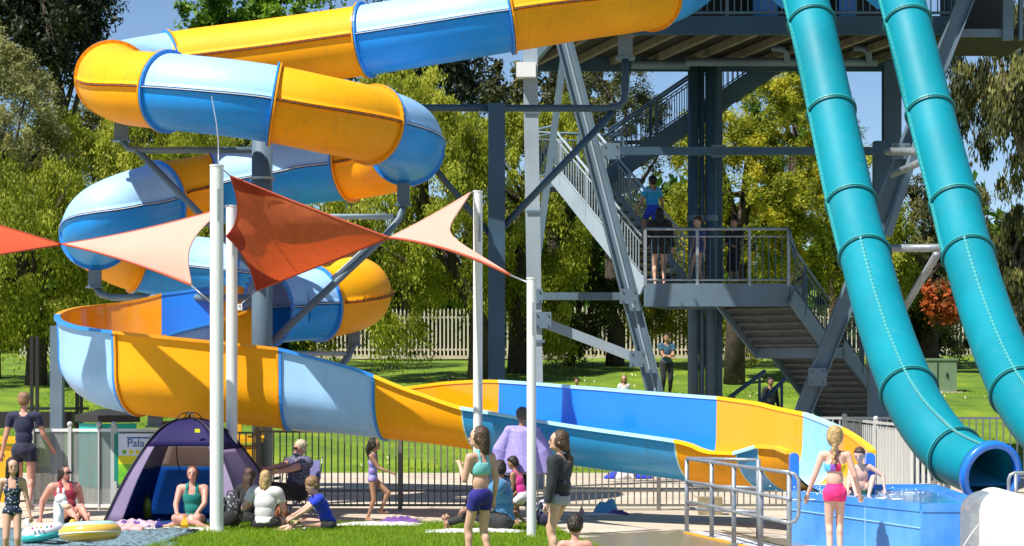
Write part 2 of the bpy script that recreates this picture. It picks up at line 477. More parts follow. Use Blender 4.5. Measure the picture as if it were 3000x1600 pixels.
P0 = np.stack([gx - c, gy - s_, gz - .02], 1); P1 = np.stack([gx + s_ * .5, gy - c * .5, gz + 0.03], 1); P2 = np.stack([gx + c, gy + s_, gz + .05], 1); P3 = np.stack([gx - s_ * .5, gy + c * .5, gz], 1)
tag(link('fallen_leaves', quads_mesh('fallen_leaves', P0, P1, P2, P3), M['litter']), 'pale dropped leaves scattered over the far lawn', 'leaves', kind='stuff')

# ================================================================== YELLOW AND BLUE SLIDE
K = 0.865
slide = empty('water_slide', (W(768, 1300, 32.3).x, 32.3, 0), 'twisting yellow and blue tube slide winding down round a grey column to an open chute', 'water slide')
RT = 0.585
#            px     py    d(old scale)  ring
TP = [(2120, -170, 45.2, 0), (2010, -62, 43.0, 0), (1905, -16, 40.9, 1), (1700, 14, 39.6, 0), (1490, 48, 39.3, 1),
      (1280, 84, 39.4, 0), (1070, 118, 39.7, 1), (830, 152, 40.2, 0), (590, 182, 40.7, 0), (505, 195, 40.8, 1),
      (395, 215, 40.2, 0), (333, 232, 38.9, 1), (375, 256, 37.2, 0), (490, 268, 36.4, 1), (650, 285, 36.0, 0),
      (803, 306, 36.0, 1), (960, 338, 36.2, 0), (1092, 366, 36.9, 1), (1178, 398, 37.9, 0), (1190, 434, 39.4, 1),
      (1130, 468, 40.6, 0), (1020, 487, 41.2, 1), (880, 502, 41.4, 0), (740, 528, 41.3, 0), (630, 550, 41.2, 1), (550, 563, 41.0, 0), (478, 577, 40.7, 1),
      (375, 608, 40.0, 0), (300, 645, 40.0, 0), (283, 686, 41.2, 1), (330, 728, 42.6, 0), (405, 760, 43.2, 1), (560, 785, 43.4, 0),
      (720, 800, 43.3, 1), (880, 815, 43.0, 0), (1000, 830, 42.5, 1), (1048, 858, 41.0, 0), (1010, 876, 39.9, 0), (930, 890, 39.2, 1),
      (850, 897, 38.9, 0), (783, 903, 38.5, 1)]
P3 = [W(a, b, c * K) for a, b, c, r in TP]
PL = [list(p) for p in P3]
rings = [i for i, t in enumerate(TP) if t[3]]
bnd = [0] + rings
def station(t, PL=PL):
    p = Vector(catmull(PL, t)); q = Vector(catmull(PL, min(t + 0.03, len(PL) - 1))); o = Vector(catmull(PL, max(t - 0.03, 0)))
    T = (q - o).normalized(); S = T.cross(Vector((0, 0, 1))).normalized(); U = S.cross(T).normalized()
    return p, T, S, U
def half_shell(sts, a0, a1, r, n, thick, lip=0.0):
    """closed-thickness part of a pipe wall; stations sts, angles a0..a1"""
    vs = []; prof = []
    for k in range(n + 1):
        a = a0 + (a1 - a0) * k / n
        prof.append((math.cos(a) * r, math.sin(a) * r))
    if lip:
        e = prof[-1]; f = prof[0]
        prof = [(f[0] * (1 + lip / r), f[1])] + prof + [(e[0] * (1 + lip / r), e[1])]
    m = len(prof)
    for (p, T, S, U) in sts:
        for (x, y) in prof: vs.append(p + S * x + U * y)
    if thick:
        for (p, T, S, U) in sts:
            for k in range(m):
                x, y = prof[k]; l = math.hypot(x, y)
                if lip and k in (0, m - 1): vs.append(p + S * x + U * (y + (thick if a1 > a0 and (a0 + a1) / 2 % (2 * math.pi) < math.pi else -thick)))
                else: vs.append(p + S * (x * (1 - thick / l)) + U * (y * (1 - thick / l)))
    ns = len(sts); fs = []
    for j in range(ns - 1):
        for k in range(m - 1):
            a = j * m + k
            fs.append((a, a + 1, a + m + 1, a + m))
            if thick:
                o = ns * m
                fs.append((o + a, o + a + m, o + a + m + 1, o + a + 1))
    return vs, fs
def ring_mesh(st, r0, r1, w, a0=0, a1=2 * math.pi, n=36):
    p, T, S, U = st; vs = []; fs = []
    full = abs(a1 - a0 - 2 * math.pi) < 1e-6
    cnt = n if full else n + 1
    for k in range(cnt):
        a = a0 + (a1 - a0) * k / n
        d = S * math.cos(a) + U * math.sin(a)
        for rr, ww in ((r0, -w / 2), (r1, -w / 2), (r1, w / 2), (r0, w / 2)):
            vs.append(p + d * rr + T * ww)
    for k in range(n):
        a = 4 * k; b = 4 * ((k + 1) % cnt)
        for q in range(4):
            fs.append((a + q, a + (q + 1) % 4, b + (q + 1) % 4, b + q))
    if not full:
        fs += [(3, 2, 1, 0), (4 * n, 4 * n + 1, 4 * n + 2, 4 * n + 3)]
    return vs, fs

tube_cols = ['b', 'y', 'b', 'y', 'b', 'y', 'b', 'y', 'b', 'y', 'b', 'y', 'b', 'y', 'b', 'y', 'b', 'y', 'b']
# colours in order of sections
cols = ['b', 'y', 'b', 'y', 'b', 'y', 'b', 'y', 'b', 'y', 'b', 'y', 'b', 'y', 'b', 'b', 'y', 'b']
secs = list(zip(bnd, bnd[1:]))
cmap = {0: 'b', 2: 'y', 4: 'b', 6: 'y', 9: 'b', 11: 'y', 13: 'b', 15: 'y', 17: 'b', 19: 'y', 21: 'b', 24: 'y', 26: 'b', 29: 'y', 31: 'b', 33: 'b', 35: 'y', 38: 'b'}
for (i0, i1) in secs:
    c = cmap[i0]
    steps = max(6, int((i1 - i0) * 6))
    sts = [station(i0 + (i1 - i0) * j / steps) for j in range(steps + 1)]
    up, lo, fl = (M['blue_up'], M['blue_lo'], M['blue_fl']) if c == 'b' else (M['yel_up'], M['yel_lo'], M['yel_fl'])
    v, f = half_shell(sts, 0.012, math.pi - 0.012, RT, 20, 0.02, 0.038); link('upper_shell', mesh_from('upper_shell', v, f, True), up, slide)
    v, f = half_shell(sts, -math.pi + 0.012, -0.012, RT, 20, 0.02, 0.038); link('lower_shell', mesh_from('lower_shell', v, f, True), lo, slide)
    # bolts along the seam
    bb = MB(); L = 0; prev = None
    for j in range(steps * 5):
        st = station(i0 + (i1 - i0) * j / (steps * 5))
        if prev is not None: L += (st[0] - prev).length
        prev = st[0]
        if L > 0.14:
            L = 0
            for sg in (1, -1):
                q = st[0] + st[2] * sg * (RT + 0.022)
                bb.cyl(q - st[3] * 0.018, q + st[3] * 0.018, 0.009, n=6)
    o = bb.build('seam_bolts', M['bolt'], slide); o['kind'] = 'stuff'
    sb = MB()
    for sg in (1, -1):
        sb.tube([s[0] + s[2] * sg * (RT + 0.04) for s in sts], 0.007, 4)
    sb.build('seam_sealant', M['seal'] if c == 'b' else M['bolt'], slide)
for idx, i in enumerate(rings):
    st = station(i); p, T, S, U = st
    prevc = cmap[bnd[idx]]
    nxt = cmap.get(i, 'b')
    last = i == rings[-1]
    for side, cc in ((-0.02, prevc), (0.02, nxt)):
        if last and side > 0: continue
        v, f = ring_mesh((p + T * side, T, S, U), RT - 0.005, RT + 0.058, 0.026)
        link('flange', mesh_from('flange', v, f), M['blue_fl'] if cc == 'b' else M['yel_fl'], slide)
    bb = MB()
    for k in range(30):
        a = 2 * math.pi * (k + 0.5) / 30; dd = S * math.cos(a) + U * math.sin(a)
        bb.cyl(p + dd * (RT + 0.034) - T * 0.038, p + dd * (RT + 0.034) + T * 0.038, 0.008, n=6)
    o = bb.build('flange_bolts', M['bolt'], slide); o['kind'] = 'stuff'

# ---- open chute.  px, py, d, hR(near/outer), hL, ring, R
OP = [(783, 903, 38.5 * K, 0.12, 0.05, 1, .585), (715, 925, 38.4 * K, 0.48, 0.05, 0, .585), (622, 948, 38.3 * K, 0.62, -0.02, 1, .585), (480, 978, 38.2 * K, 0.66, -0.05, 1, .585),
      (350, 1010, 37.9 * K, 0.62, -0.05, 0, .585), (292, 1042, 36.9 * K, 0.62, 0.0, 1, .585), (318, 1074, 35.8 * K, 0.62, 0.0, 0, .585), (405, 1095, 35.3 * K, 0.60, 0.0, 1, .585),
      (610, 1114, 35.0 * K, 0.57, 0.0, 0, .585), (842, 1137, 34.9 * K, 0.56, 0.0, 1, .585), (990, 1150, 30.1, 0.44, 0.04, 0, .585), (1132, 1164, 30.0, 0.30, 0.12, 1, .59),
      (1260, 1177, 29.8, 0.14, 0.27, 0, .59), (1408, 1195, 29.5, 0.0, 0.38, 1, .60), (1700, 1238, 28.8, -0.02, 0.47, 0, .60), (2040, 1279, 27.9, -0.05, 0.52, 1, .60),
      (2160, 1294, 27.5, -0.13, 0.48, 0, .60), (2255, 1304, 27.1, -0.10, 0.40, 1, .58), (2340, 1312, 26.5, 0.02, 0.24, 1, .56), (2400, 1320, 25.8, 0.04, 0.09, 0, .53), (2434, 1326, 25.15, 0.0, 0.0, 1, .49)]
OL = [list(W(a, b, c)) for a, b, c, *_ in OP]
def osta(t):
    st = station(t, OL)
    i = min(int(t), len(OP) - 2); f = t - i
    hR = OP[i][3] * (1 - f) + OP[i + 1][3] * f; hL = OP[i][4] * (1 - f) + OP[i + 1][4] * f; r = OP[i][6] * (1 - f) + OP[i + 1][6] * f
    p, T, S, U = st
    S = Vector((S.x, S.y, 0)).normalized(); U = Vector((0, 0, 1))
    return (p, T, S, U, hR, hL, r)
def prof(hR, hL, r, n=18):
    aR = 0.0 if hR >= 0 else math.asin(hR / r)
    aL = math.pi if hL >= 0 else math.pi - math.asin(hL / r)
    P = []
    for q in range(3): P.append((r + 0.04 * max(hR, 0) * (2 - q) / 2, max(hR, 0) * (1 - q / 3)) if hR >= 0 else (r * math.cos(aR * (1 - 0)), r * math.sin(aR)))
    for q in range(n + 1):
        a = aR - (aR + (2 * math.pi - aL)) * q / n
        P.append((r * math.cos(a), r * math.sin(a)))
    for q in range(3): P.append((-r - 0.04 * max(hL, 0) * (q + 1) / 3, max(hL, 0) * (q + 1) / 3) if hL >= 0 else (r * math.cos(aL), r * math.sin(aL)))
    return P
def sweep(sts, off):
    vs = []
    for (p, T, S, U, hR, hL, r) in sts:
        for (x, y) in prof(hR, hL, r + off): vs.append(p + S * x + U * (y))
    m = len(prof(0, 0, 1)); fs = []
    for j in range(len(sts) - 1):
        for k in range(m - 1):
            a = j * m + k; fs.append((a, a + 1, a + m + 1, a + m))
    return vs, fs
orings = [i for i, t in enumerate(OP) if t[5]]
ocol = ['y', 'b', 'y', 'b', 'y', 'b2', 'y2', 'b3', 'y3', 'b3', 'y3']
ocol = {0: 'y', 2: 'b', 3: 'y', 5: 'b', 7: 'y', 9: 'b', 11: 'y3', 13: 'b3', 15: 'y3', 17: 'b4', 18: 'y3'}
def mats_for(c):
    return {'y': (M['yel_up'], M['yel_in'], M['yel_fl']), 'b': (M['blue_up'], M['blue_in'], M['blue_fl']),
            'y3': (M['yel_lo'], M['yel_in'], M['yel_rim']), 'b3': (M['blue_mid'], M['blue_in'], M['pale_rim']), 'b4': (M['blue_mid'], M['pale_in'], M['pale_rim'])}[c]
M['blue_mid'] = mat('blue_gelcoat_mid', (0.02, 0.30, 0.62), 0.4, var=0.08, grime=.5, scale=1.0, coat=0.3)
M['pale_in'] = mat('pale_blue_liner', (0.25, 0.58, 0.90), 0.12, coat=0.6)
for i0, i1 in zip(orings, orings[1:]):
    outer, inner, rim = mats_for(ocol[i0])
    steps = max(6, (i1 - i0) * 7)
    sts = [osta(i0 + (i1 - i0) * j / steps) for j in range(steps + 1)]
    v, f = sweep(sts, 0.02); link('chute_hull', mesh_from('chute_hull', v, f, True), outer, slide)
    v, f = sweep(sts, 0.0); link('chute_liner', mesh_from('chute_liner', v, f, True), inner, slide)
    for q in (0, -1):
        b = MB(); pts = []
        vsr = []
        for st in sts:
            x, y = prof(st[4], st[5], st[6])[q]
            sg = 1 if q == 0 else -1
            c = st[0] + st[2] * (x + sg * 0.03) + st[3] * y
            vsr += [c - st[2] * 0.045 - st[3] * 0.02, c + st[2] * 0.045 - st[3] * 0.02, c + st[2] * 0.045 + st[3] * 0.025, c - st[2] * 0.045 + st[3] * 0.025]
        fr = []
        for j in range(len(sts) - 1):
            for k in range(4): fr.append((4 * j + k, 4 * j + (k + 1) % 4, 4 * j + 4 + (k + 1) % 4, 4 * j + 4 + k))
        fr += [(0, 1, 2, 3), tuple(4 * (len(sts) - 1) + k for k in (3, 2, 1, 0))]
        link('rim', mesh_from('rim', vsr, fr), rim, slide)
for n_, i in enumerate(orings[:-1]):
    st = osta(i)
    for side in (-1, 1):
        if n_ == 0: continue
        ii = orings[n_ - 1] if side < 0 else i
        c = mats_for(ocol[ii])[2]
        if ocol[ii] in ('y3', 'b3', 'b4'): wdt, hgt_ = 0.018, 0.028
        else: wdt, hgt_ = 0.035, 0.055
        vsr = []; A = prof(st[4], st[5], st[6] + 0.01); B = prof(st[4], st[5], st[6] + hgt_)
        for a, b in zip(A, B):
            for (x, y), o in ((a, 0), (b, 0), (b, side * wdt), (a, side * wdt)):
                vsr.append(st[0] + st[2] * x + st[3] * y + st[1] * (o + side * 0.002))
        fr = []
        for j in range(len(A) - 1):
            for k in range(4): fr.append((4 * j + k, 4 * j + (k + 1) % 4, 4 * j + 4 + (k + 1) % 4, 4 * j + 4 + k))
        link('flange', mesh_from('flange', vsr, fr), c, slide)
# rounded exit cheek plates
for px in (2326, 2548):
    c = W(px, 1385, 25.05)
    b = MB()
    out = []
    for k in range(13):
        a = math.pi * k / 12
        out.append((0.055 * math.cos(a), 0.19 + 0.055 * math.sin(a)))
    out += [(-0.055, -0.30), (0.055, -0.30)]
    vs = [(c.x + x, c.y - 0.07, c.z + z) for x, z in out] + [(c.x + x, c.y + 0.07, c.z + z) for x, z in out]
    n = len(out)
    fs = [tuple(range(n))[::-1], tuple(range(n, 2 * n))] + [(i, (i + 1) % n, n + (i + 1) % n, n + i) for i in range(n)]
    link('exit_plate', mesh_from('exit_plate', vs, fs), M['tank_edge'], slide)

# column and arms of the slide
col = empty('slide_column', (W(768, 1300, 32.3).x, 32.3, 0), 'thick round blue-grey column inside the coils of the yellow and blue slide', 'column')
cx = W(768, 0, 32.3).x
ztop = W(0, 412, 32.3).z
MB().cyl((cx, 32.3, 0), (cx, 32.3, ztop), 0.165, n=24).build('shaft', M['steel'], col, True)
MB().cyl((cx, 32.3, ztop - 0.62), (cx, 32.3, ztop - 0.58), 0.20, n=24).build('collar', M['galv'], col)
MB().cyl((cx, 32.3, 0), (cx, 32.3, 0.03), 0.30, n=24).build('base_plate', M['steel'], col)
def arm(path, r=0.055, mt='steel', nm='arm', par=None):
    MB().tube([W(*q) for q in path], r, 12).build(nm, M[mt], par or col, True)
def saddle(px, py0, py1, d, w=0.2, mt='steel', par=None):
    a = W(px, py0, d); b = W(px, py1, d)
    MB().box((a + b) / 2, (w, w * 0.9, (a - b).length)).box(b, (w * 1.35, w * 1.2, 0.03)).build('saddle', M[mt], par or col)
arm([(768, 440, 32.3), (560, 440, 32.6), (405, 441, 32.9), (375, 434, 32.95), (357, 410, 32.95)], 0.05)
arm([(405, 443, 32.9), (768, 812, 32.3)], 0.055)
saddle(355, 360, 412, 32.95)
arm([(768, 635, 32.3), (1000, 635, 33.0), (1150, 635, 33.6)], 0.045, 'steel_l')
arm([(1182, 600, 33.8), (1170, 640, 33.8), (1130, 690, 33.6), (775, 1022, 32.3)], 0.06)
MB().beam(W(1110, 690, 33.35), W(975, 815, 32.85), 0.05, 0.05).build('arm', M['steel_l'], col)
saddle(1182, 538, 602, 33.85)
arm([(768, 874, 32.3), (600, 873, 33.6), (330, 872, 35.2), (295, 862, 35.4), (279, 840, 35.5)], 0.06)
saddle(278, 792, 842, 35.5)
arm([(768, 1036, 32.3), (870, 1036, 33.4), (1010, 1036, 34.6)], 0.04, 'steel_l')
arm([(1035, 1010, 34.7), (1020, 1045, 34.7), (985, 1090, 34.4), (775, 1180, 32.3)], 0.06, 'steel')
saddle(1037, 955, 1012, 34.8)
arm([(768, 1215, 32.3), (640, 1230, 31.6), (470, 1245, 30.9)], 0.05)
saddle(455, 1205, 1250, 30.7)

# second, darker column that carries the long upper run
col2 = empty('slide_column', (W(1455, 0, 35.0).x, 35.0, 0), 'square dark blue column with cross arm under the long upper slide run', 'column')
a = W(1455, 305, 35.0)
MB().box((a.x, 35.0, a.z / 2), (0.285, 0.285, a.z)).build('shaft', M['steel_d'], col2)
arm([(1215, 316, 34.8), (1240, 316, 35), (1780, 318, 35.1), (1812, 312, 35.1), (1828, 296, 35.15), (1832, 270, 35.15), (1832, 170, 35.2)], 0.062, 'steel_d', par=col2)
arm([(1795, 330, 35.1), (1460, 680, 35.0)], 0.06, 'steel_d', 'brace', col2)
arm([(1215, 405, 34.8), (1270, 490, 34.9), (1450, 705, 35.0)], 0.055, 'steel_d', 'brace', col2)
saddle(1832, 100, 172, 35.2, 0.24, 'steel', col2)

# ================================================================== TURQUOISE SLIDES
def turq_slide(pts, label, ringsT, seam_from, seam_a):
    PL2 = [list(W(a, b, c)) for a, b, c, r in pts]
    base = W(pts[-1][0], 1460, pts[-1][2])
    root = empty('turquoise_slide', (base.x, base.y, 0), label, 'water slide', 'turquoise tube slides')
    n = len(pts)
    def stt(t):
        p, T, S, U = station(t, PL2)
        i = min(int(t), n - 2); f = t - i
        return p, T, S, U, pts[i][3] * (1 - f) + pts[i + 1][3] * f
    bounds = [0] + ringsT
    for i0, i1 in zip(bounds, bounds[1:]):
        steps = max(8, (i1 - i0) * 9)
        sts = [stt(i0 + (i1 - i0) * j / steps) for j in range(steps + 1)]
        roll = 0.12 if i0 < seam_from else seam_a
        for nm, a0, a1 in (('upper_shell', roll, roll + math.pi), ('lower_shell', roll - math.pi, roll)):
            vs = []; m = 21
            for (p, T, S, U, r) in sts:
                for k in range(m):
                    a = a0 + (a1 - a0) * k / (m - 1); vs.append(p + (S * math.cos(a) + U * math.sin(a)) * r)
            fs = [(j * m + k, j * m + k + 1, (j + 1) * m + k + 1, (j + 1) * m + k) for j in range(len(sts) - 1) for k in range(m - 1)]
            link(nm, mesh_from(nm, vs, fs, True), M['turq'], root)
        for aa in (roll, roll + math.pi):
            vs = []
            for (p, T, S, U, r) in sts:
                d1 = S * math.cos(aa) + U * math.sin(aa); d2 = -S * math.sin(aa) + U * math.cos(aa)
                for x, y in ((0, -.012), (0.045, -.012), (0.045, .012), (0, .012)): vs.append(p + d1 * (r + x - 0.005) + d2 * y)
            fs = [(4 * j + k, 4 * j + (k + 1) % 4, 4 * j + 4 + (k + 1) % 4, 4 * j + 4 + k) for j in range(len(sts) - 1) for k in range(4)]
            link('seam_lip', mesh_from('seam_lip', vs, fs), M['turq_lip'], root)
            bb = MB()
            for j in range(0, steps * 4):
                s_ = stt(i0 + (i1 - i0) * j / (steps * 4)); p, T, S, U, r = s_
                d1 = S * math.cos(aa) + U * math.sin(aa); d2 = -S * math.sin(aa) + U * math.cos(aa)
                q = p + d1 * (r + 0.03)
                if j % 2: bb.cyl(q - d2 * 0.018, q + d2 * 0.018, 0.009, n=6)
            o = bb.build('seam_bolts', M['seal'] if i0 >= seam_from else M['bolt'], root); o['kind'] = 'stuff'
    for i in ringsT[:-1]:
        p, T, S, U, r = stt(i)
        v, f = ring_mesh((p + T * 0.018, T, S, U), r - 0.004, r + 0.032, 0.035); link('gasket', mesh_from('gasket', v, f), M['turq_dk'], root)
        v, f = ring_mesh((p - T * 0.018, T, S, U), r - 0.004, r + 0.040, 0.022); link('flange', mesh_from('flange', v, f), M['turq_lip'], root)
    p, T, S, U, r = stt(n - 1)
    v, f = ring_mesh((p, T, S, U), r - 0.01, r + 0.075, 0.10); link('exit_ring', mesh_from('exit_ring', v, f, True), M['tank_edge'], root)
    v, f = ring_mesh((p - T * 0.12, T, S, U), r - 0.004, r + 0.03, 0.03); link('gasket', mesh_from('gasket', v, f), M['turq_dk'], root)
    # water film lying inside the mouth
    sts = [stt(n - 1 - 1.2 * (1 - j / 8)) for j in range(9)]
    vs = []
    for (p, T, S, U, r) in sts:
        for k in range(7):
            x = -1 + k / 3; vs.append(p + S * x * r * 0.86 - U * r * 0.45)
    fs = [(j * 7 + k, j * 7 + k + 1, j * 7 + k + 8, j * 7 + k + 7) for j in range(8) for k in range(6)]
    link('water_run', mesh_from('water_run', vs, fs, True), M['water'], root)
    # entry funnel
    p, T, S, U, r = stt(0.0)
    v, f = ring_mesh((p, T, S, U), r - 0.01, r + 0.08, 0.08); link('flange', mesh_from('flange', v, f), M['blue_fl'], root)
    q = stt(0.55)
    MB().tube([p + Vector((-0.35, 1.4, 0.3)), p + Vector((-0.30, 0.5, -0.1)), q[0] + Vector((-0.26, 0.35, -0.35)), q[0] + Vector((-0.12, 0.15, -0.75))], [0.42, 0.42, 0.40, 0.22], 16).build('entry_trough', M['blue_lo'], root, True)
    return root
LT = [(2338, -175, 37.6, .39), (2345, -75, 36.4, .385), (2378, 70, 35.0, .385), (2436, 330, 34.0, .385), (2494, 598, 32.6, .385), (2534, 752, 31.7, .385), (2592, 960, 30.2, .385), (2664, 1150, 28.6, .385), (2730, 1262, 27.6, .38), (2800, 1335, 27.0, .37), (2902, 1388, 26.2, .355)]
turq_slide(LT, 'turquoise tube slide that ends in a blue-rimmed mouth at the pool edge, left of two', [2, 3, 4, 5, 7, 9, 10], 5, 1.25)
RTt = [(2618, -175, 37.4, .39), (2626, -75, 36.2, .385), (2660, 70, 34.9, .385), (2725, 330, 33.9, .385), (2798, 598, 32.5, .385), (2838, 752, 31.6, .385), (2904, 960, 30.1, .385), (2985, 1150, 28.5, .385), (3062, 1262, 27.6, .38), (3150, 1335, 27.0, .37), (3260, 1388, 26.2, .355)]
turq_slide(RTt, 'turquoise tube slide leaving the picture at the right edge, right of two', [2, 3, 4, 5, 7, 9, 10], 5, 1.25)
# ================================================================== TOWER
tower = empty('slide_tower', (W(2100, 0, 41).x, 41, 0), 'tall grey steel slide tower with raking legs and timber underfloor', 'tower')
def leg(p, q, w, h, up, mt='steel', nm='leg'):
    MB().ibeam(p, q, w, h, up).build(nm, M[mt], tower)
Yv = Vector((0, 1, 0)); Xv = Vector((1, 0, 0))
leg(W(1640, 70, 38.6), W(1935, 1215, 38.6), 0.26, 0.31, Xv, 'steel')
MB().beam(W(1642, 70, 38.585), W(1937, 1215, 38.585), 0.05, 0.035, Xv).build('stiffener', M['steel_l'], tower)
leg(W(2862, -90, 38.6), W(2330, 1265, 38.6), 0.26, 0.31, Xv, 'steel')
MB().beam(W(1660, 100, 39.2), W(1552, 930, 39.2), 0.14, 0.14).build('leg', M['joist_l'], tower) if 'joist_l' in M else MB().beam(W(1660, 100, 39.2), W(1552, 930, 39.2), 0.13, 0.13).build('leg', M['steel'], tower)
def colm(px, d, py0, w, dep, mt, nm='column', lean=0):
    a = W(px, py0, d); b = W(px + lean, 1300, d); b.z = 0
    MB().beam(a, b, w, dep, Yv).build(nm, M[mt], tower)
colm(1552, 38.2, 100, 0.27, 0.27, 'steel_l', lean=22)
# triple riser pipes
for px, r, mt in ((2031, 0.115, 'steel_d'), (2056, 0.06, 'steel_d'), (2083, 0.125, 'steel_d')):
    a = W(px, 190, 43)
    MB().cyl((a.x, 43, 0), a, r, n=14).build('riser_pipe', M[mt], tower, True)
    MB().cyl((a.x, 43, a.z * 0.62), (a.x, 43, a.z * 0.62 + 0.12), r + 0.02, n=14).build('pipe_clamp', M['steel'], tower)
a = W(2107, 190, 43.2); MB().box((a.x, 43.2, a.z / 2), (0.12, 0.2, a.z)).build('column', M['steel_d'], tower)
a = W(2612, 185, 42.5); MB().ibeam((a.x, 42.5, W(0, 445, 42.5).z), a, 0.36, 0.30, Yv).build('column', M['steel_d'], tower)
a = W(2568, 640, 42.0); MB().box((a.x, 42, a.z / 2), (0.34, 0.3, a.z)).build('column', M['steel'], tower)
a = W(2590, 415, 41); b = W(2590, 640, 41); MB().box((a + b) / 2, (0.45, 0.3, (a - b).length)).build('junction_box', M['turq_in2'], tower) if 'turq_in2' in M else MB().box((a + b) / 2, (0.42, 0.3, (a - b).length)).build('junction_box', M['steel_d'], tower)
def beamp(a, b, h, dep, mt='steel', nm='beam'):
    MB().beam(W(*a), W(*b), dep, h).build(nm, M[mt], tower)
beamp((1765, 443, 40), (2690, 443, 40), 0.15, 0.15, 'steel_d')
beamp((1590, 868, 39.2), (1850, 868, 39.4), 0.14, 0.14, 'steel')
beamp((1570, 936, 38.6), (1870, 1052, 38.7), 0.18, 0.12, 'steel_l')
MB().cyl(W(1850, 188, 42.6), W(2020, 190, 42.6), 0.10, n=14).build('pipe', M['steel'], tower, True)
MB().cyl(W(2010, 182, 41.8), W(2570, 182, 41.8), 0.085, n=14).build('pipe', M['steel'], tower, True)
for px in (2290, 2530):
    MB().tube([W(px - 30, 140, 41.6), W(px, 142, 41.6), W(px + 14, 152, 41.6), W(px + 16, 182, 41.7)], 0.07, 10).build('pipe', M['steel'], tower, True)
# bolted gusset plates where members meet
for px, py, d, w, h in ((1790, 443, 38.40, .34, .30), (1842, 868, 38.40, .34, .28), (1868, 1052, 38.40, .3, .3), (1590, 938, 38.02, .32, .3), (1566, 868, 38.02, .3, .26), (2395, 1105, 38.40, .34, .34), (2640, 443, 38.40, .34, .3), (2106, 443, 42.4, .3, .26)):
    c = W(px, py, d)
    MB().box(c, (w, .016, h)).build('gusset_plate', M['steel'], tower)
    b = MB()
    for sx in (-1, 1):
        for sz in (-1, 1): b.cyl(c + Vector((sx * w * .32, -.03, sz * h * .32)), c + Vector((sx * w * .32, 0, sz * h * .32)), .018, n=6)
    b.build('gusset_bolts', M['bolt'], tower)['kind'] = 'stuff'
for px, py in ((1560, 330), (1566, 620), (1572, 1000)):
    c = W(px, py, 38.04); MB().box(c, (.31, .012, .05)).build('weld_band', M['steel'], tower)
# pale struts behind the turquoise tubes
MB().cyl(W(2600, 444, 36.5), W(2760, 444, 35.0), 0.07, n=12).build('strut', M['galv'], tower, True)
MB().cyl(W(2560, 728, 34.0), W(2790, 726, 33.0), 0.065, n=12).build('strut', M['galv'], tower, True)
MB().cyl(W(2615, 512, 37.2), W(2730, 460, 35.6), 0.065, n=12).build('strut', M['galv'], tower, True)
MB().cyl(W(2612, 965, 38.2), W(2745, 745, 34.0), 0.065, n=12).build('strut', M['galv'], tower, True)
MB().beam(W(2600, 690, 38.0), W(2700, 380, 38.3), 0.1, 0.14).build('strut', M['steel'], tower)
# platform
YF, YB = 39.3, 43.2
zb = W(0, 102, YF).z
xl, xr = W(1640, 0, YF).x, W(2800, 0, YF).x
xlb = W(1560, 0, YB).x
pl = [(xl, YF), (xr, YF), (xr, YB), (xlb, YB)]
v = [(x, y, zb + 0.20) for x, y in pl] + [(x, y, zb + 0.26) for x, y in pl]
link('platform_deck', mesh_from('platform_deck', v, [(3, 2, 1, 0), (4, 5, 6, 7), (0, 1, 5, 4), (1, 2, 6, 5), (2, 3, 7, 6), (3, 0, 4, 7)]), M['under'], tower)
MB().beam((xl, YF - 0.04, zb + 0.17), (xr, YF - 0.04, zb + 0.17), 0.06, 0.36).build('fascia', M['steel_d'], tower)
MB().beam((xlb - 0.05, YB + 0.04, zb + 0.05), (xr, YB + 0.04, zb + 0.05), 0.08, 0.30).build('fascia', M['steel_d'], tower)
MB().beam((xl - 0.02, YF, zb + 0.1), (xlb - 0.02, YB, zb + 0.1), 0.08, 0.26).build('fascia', M['steel'], tower)
x = xl - 0.4
while x < xr + 1.5:
    x0, x1 = x - 0.75, x + 0.35
    # clip to deck
    def yx(xx, t=0): return YF + (x1 - xx) / (x1 - x0) * (YB - YF)
    a0 = max(x0, xlb + 0.1); a1 = min(x1, xr - 0.05)
    if a1 > a0 + 0.15:
        y0 = yx(a0); y1 = yx(a1)
        if a0 < xl and (a0 - xlb) / max(1e-6, xl - xlb) < (YB - y0) / (YB - YF): pass
        MB().beam((a0, min(y0, YB - 0.02), zb + 0.10), (a1, max(y1, YF + 0.03), zb + 0.10), 0.10, 0.15).build('joist', M['joist'], tower)
    x += 0.78
# guard rail on the platform, dark back panel, slide start box
zt = zb + 0.26
MB().beam((xl, YF, zt + 0.16), (xr, YF, zt + 0.16), 0.04, 0.05).build('guard_rail', M['steel'], tower)
MB().beam((xl, YF, zt + 1.1), (xr, YF, zt + 1.1), 0.05, 0.06).build('guard_rail', M['steel'], tower)
bal = mesh_from('baluster', *(lambda b: (b.v, b.f))(MB().box((0, 0, 0.55), (0.022, 0.022, 1.0))))
bal.materials.append(M['steel'])
bald = mesh_from('baluster', *(lambda b: (b.v, b.f))(MB().box((0, 0, 0.5), (0.02, 0.02, 1.0))))
bald.materials.append(M['steel_d'])
x = xl + 0.1
while x < xr:
    link('baluster', bal, None, tower, loc=(x, YF, zt + 0.08)); x += 0.13
for x in (xl + 0.02, xl + 1.9, W(2130, 0, YF).x, W(2420, 0, YF).x, xr - 0.02):
    MB().box((x, YF, zt + 0.55), (0.06, 0.06, 1.15)).build('guard_post', M['steel'], tower)
MB().box(((xl + xr) / 2 + 0.3, YB - 0.4, zt + 1.3), (xr - xl - 0.4, 0.06, 2.6)).build('back_panel', M['black'], tower)
MB().box((W(2240, 0, 42).x, 42, zt + 1.1), (0.5, 0.3, 2.2)).build('queue_screen', M['blue_in'], tower)
MB().box((W(2480, 0, 42).x, 42, zt + 1.1), (0.35, 0.3, 2.2)).build('queue_screen', M['blue_in'], tower)
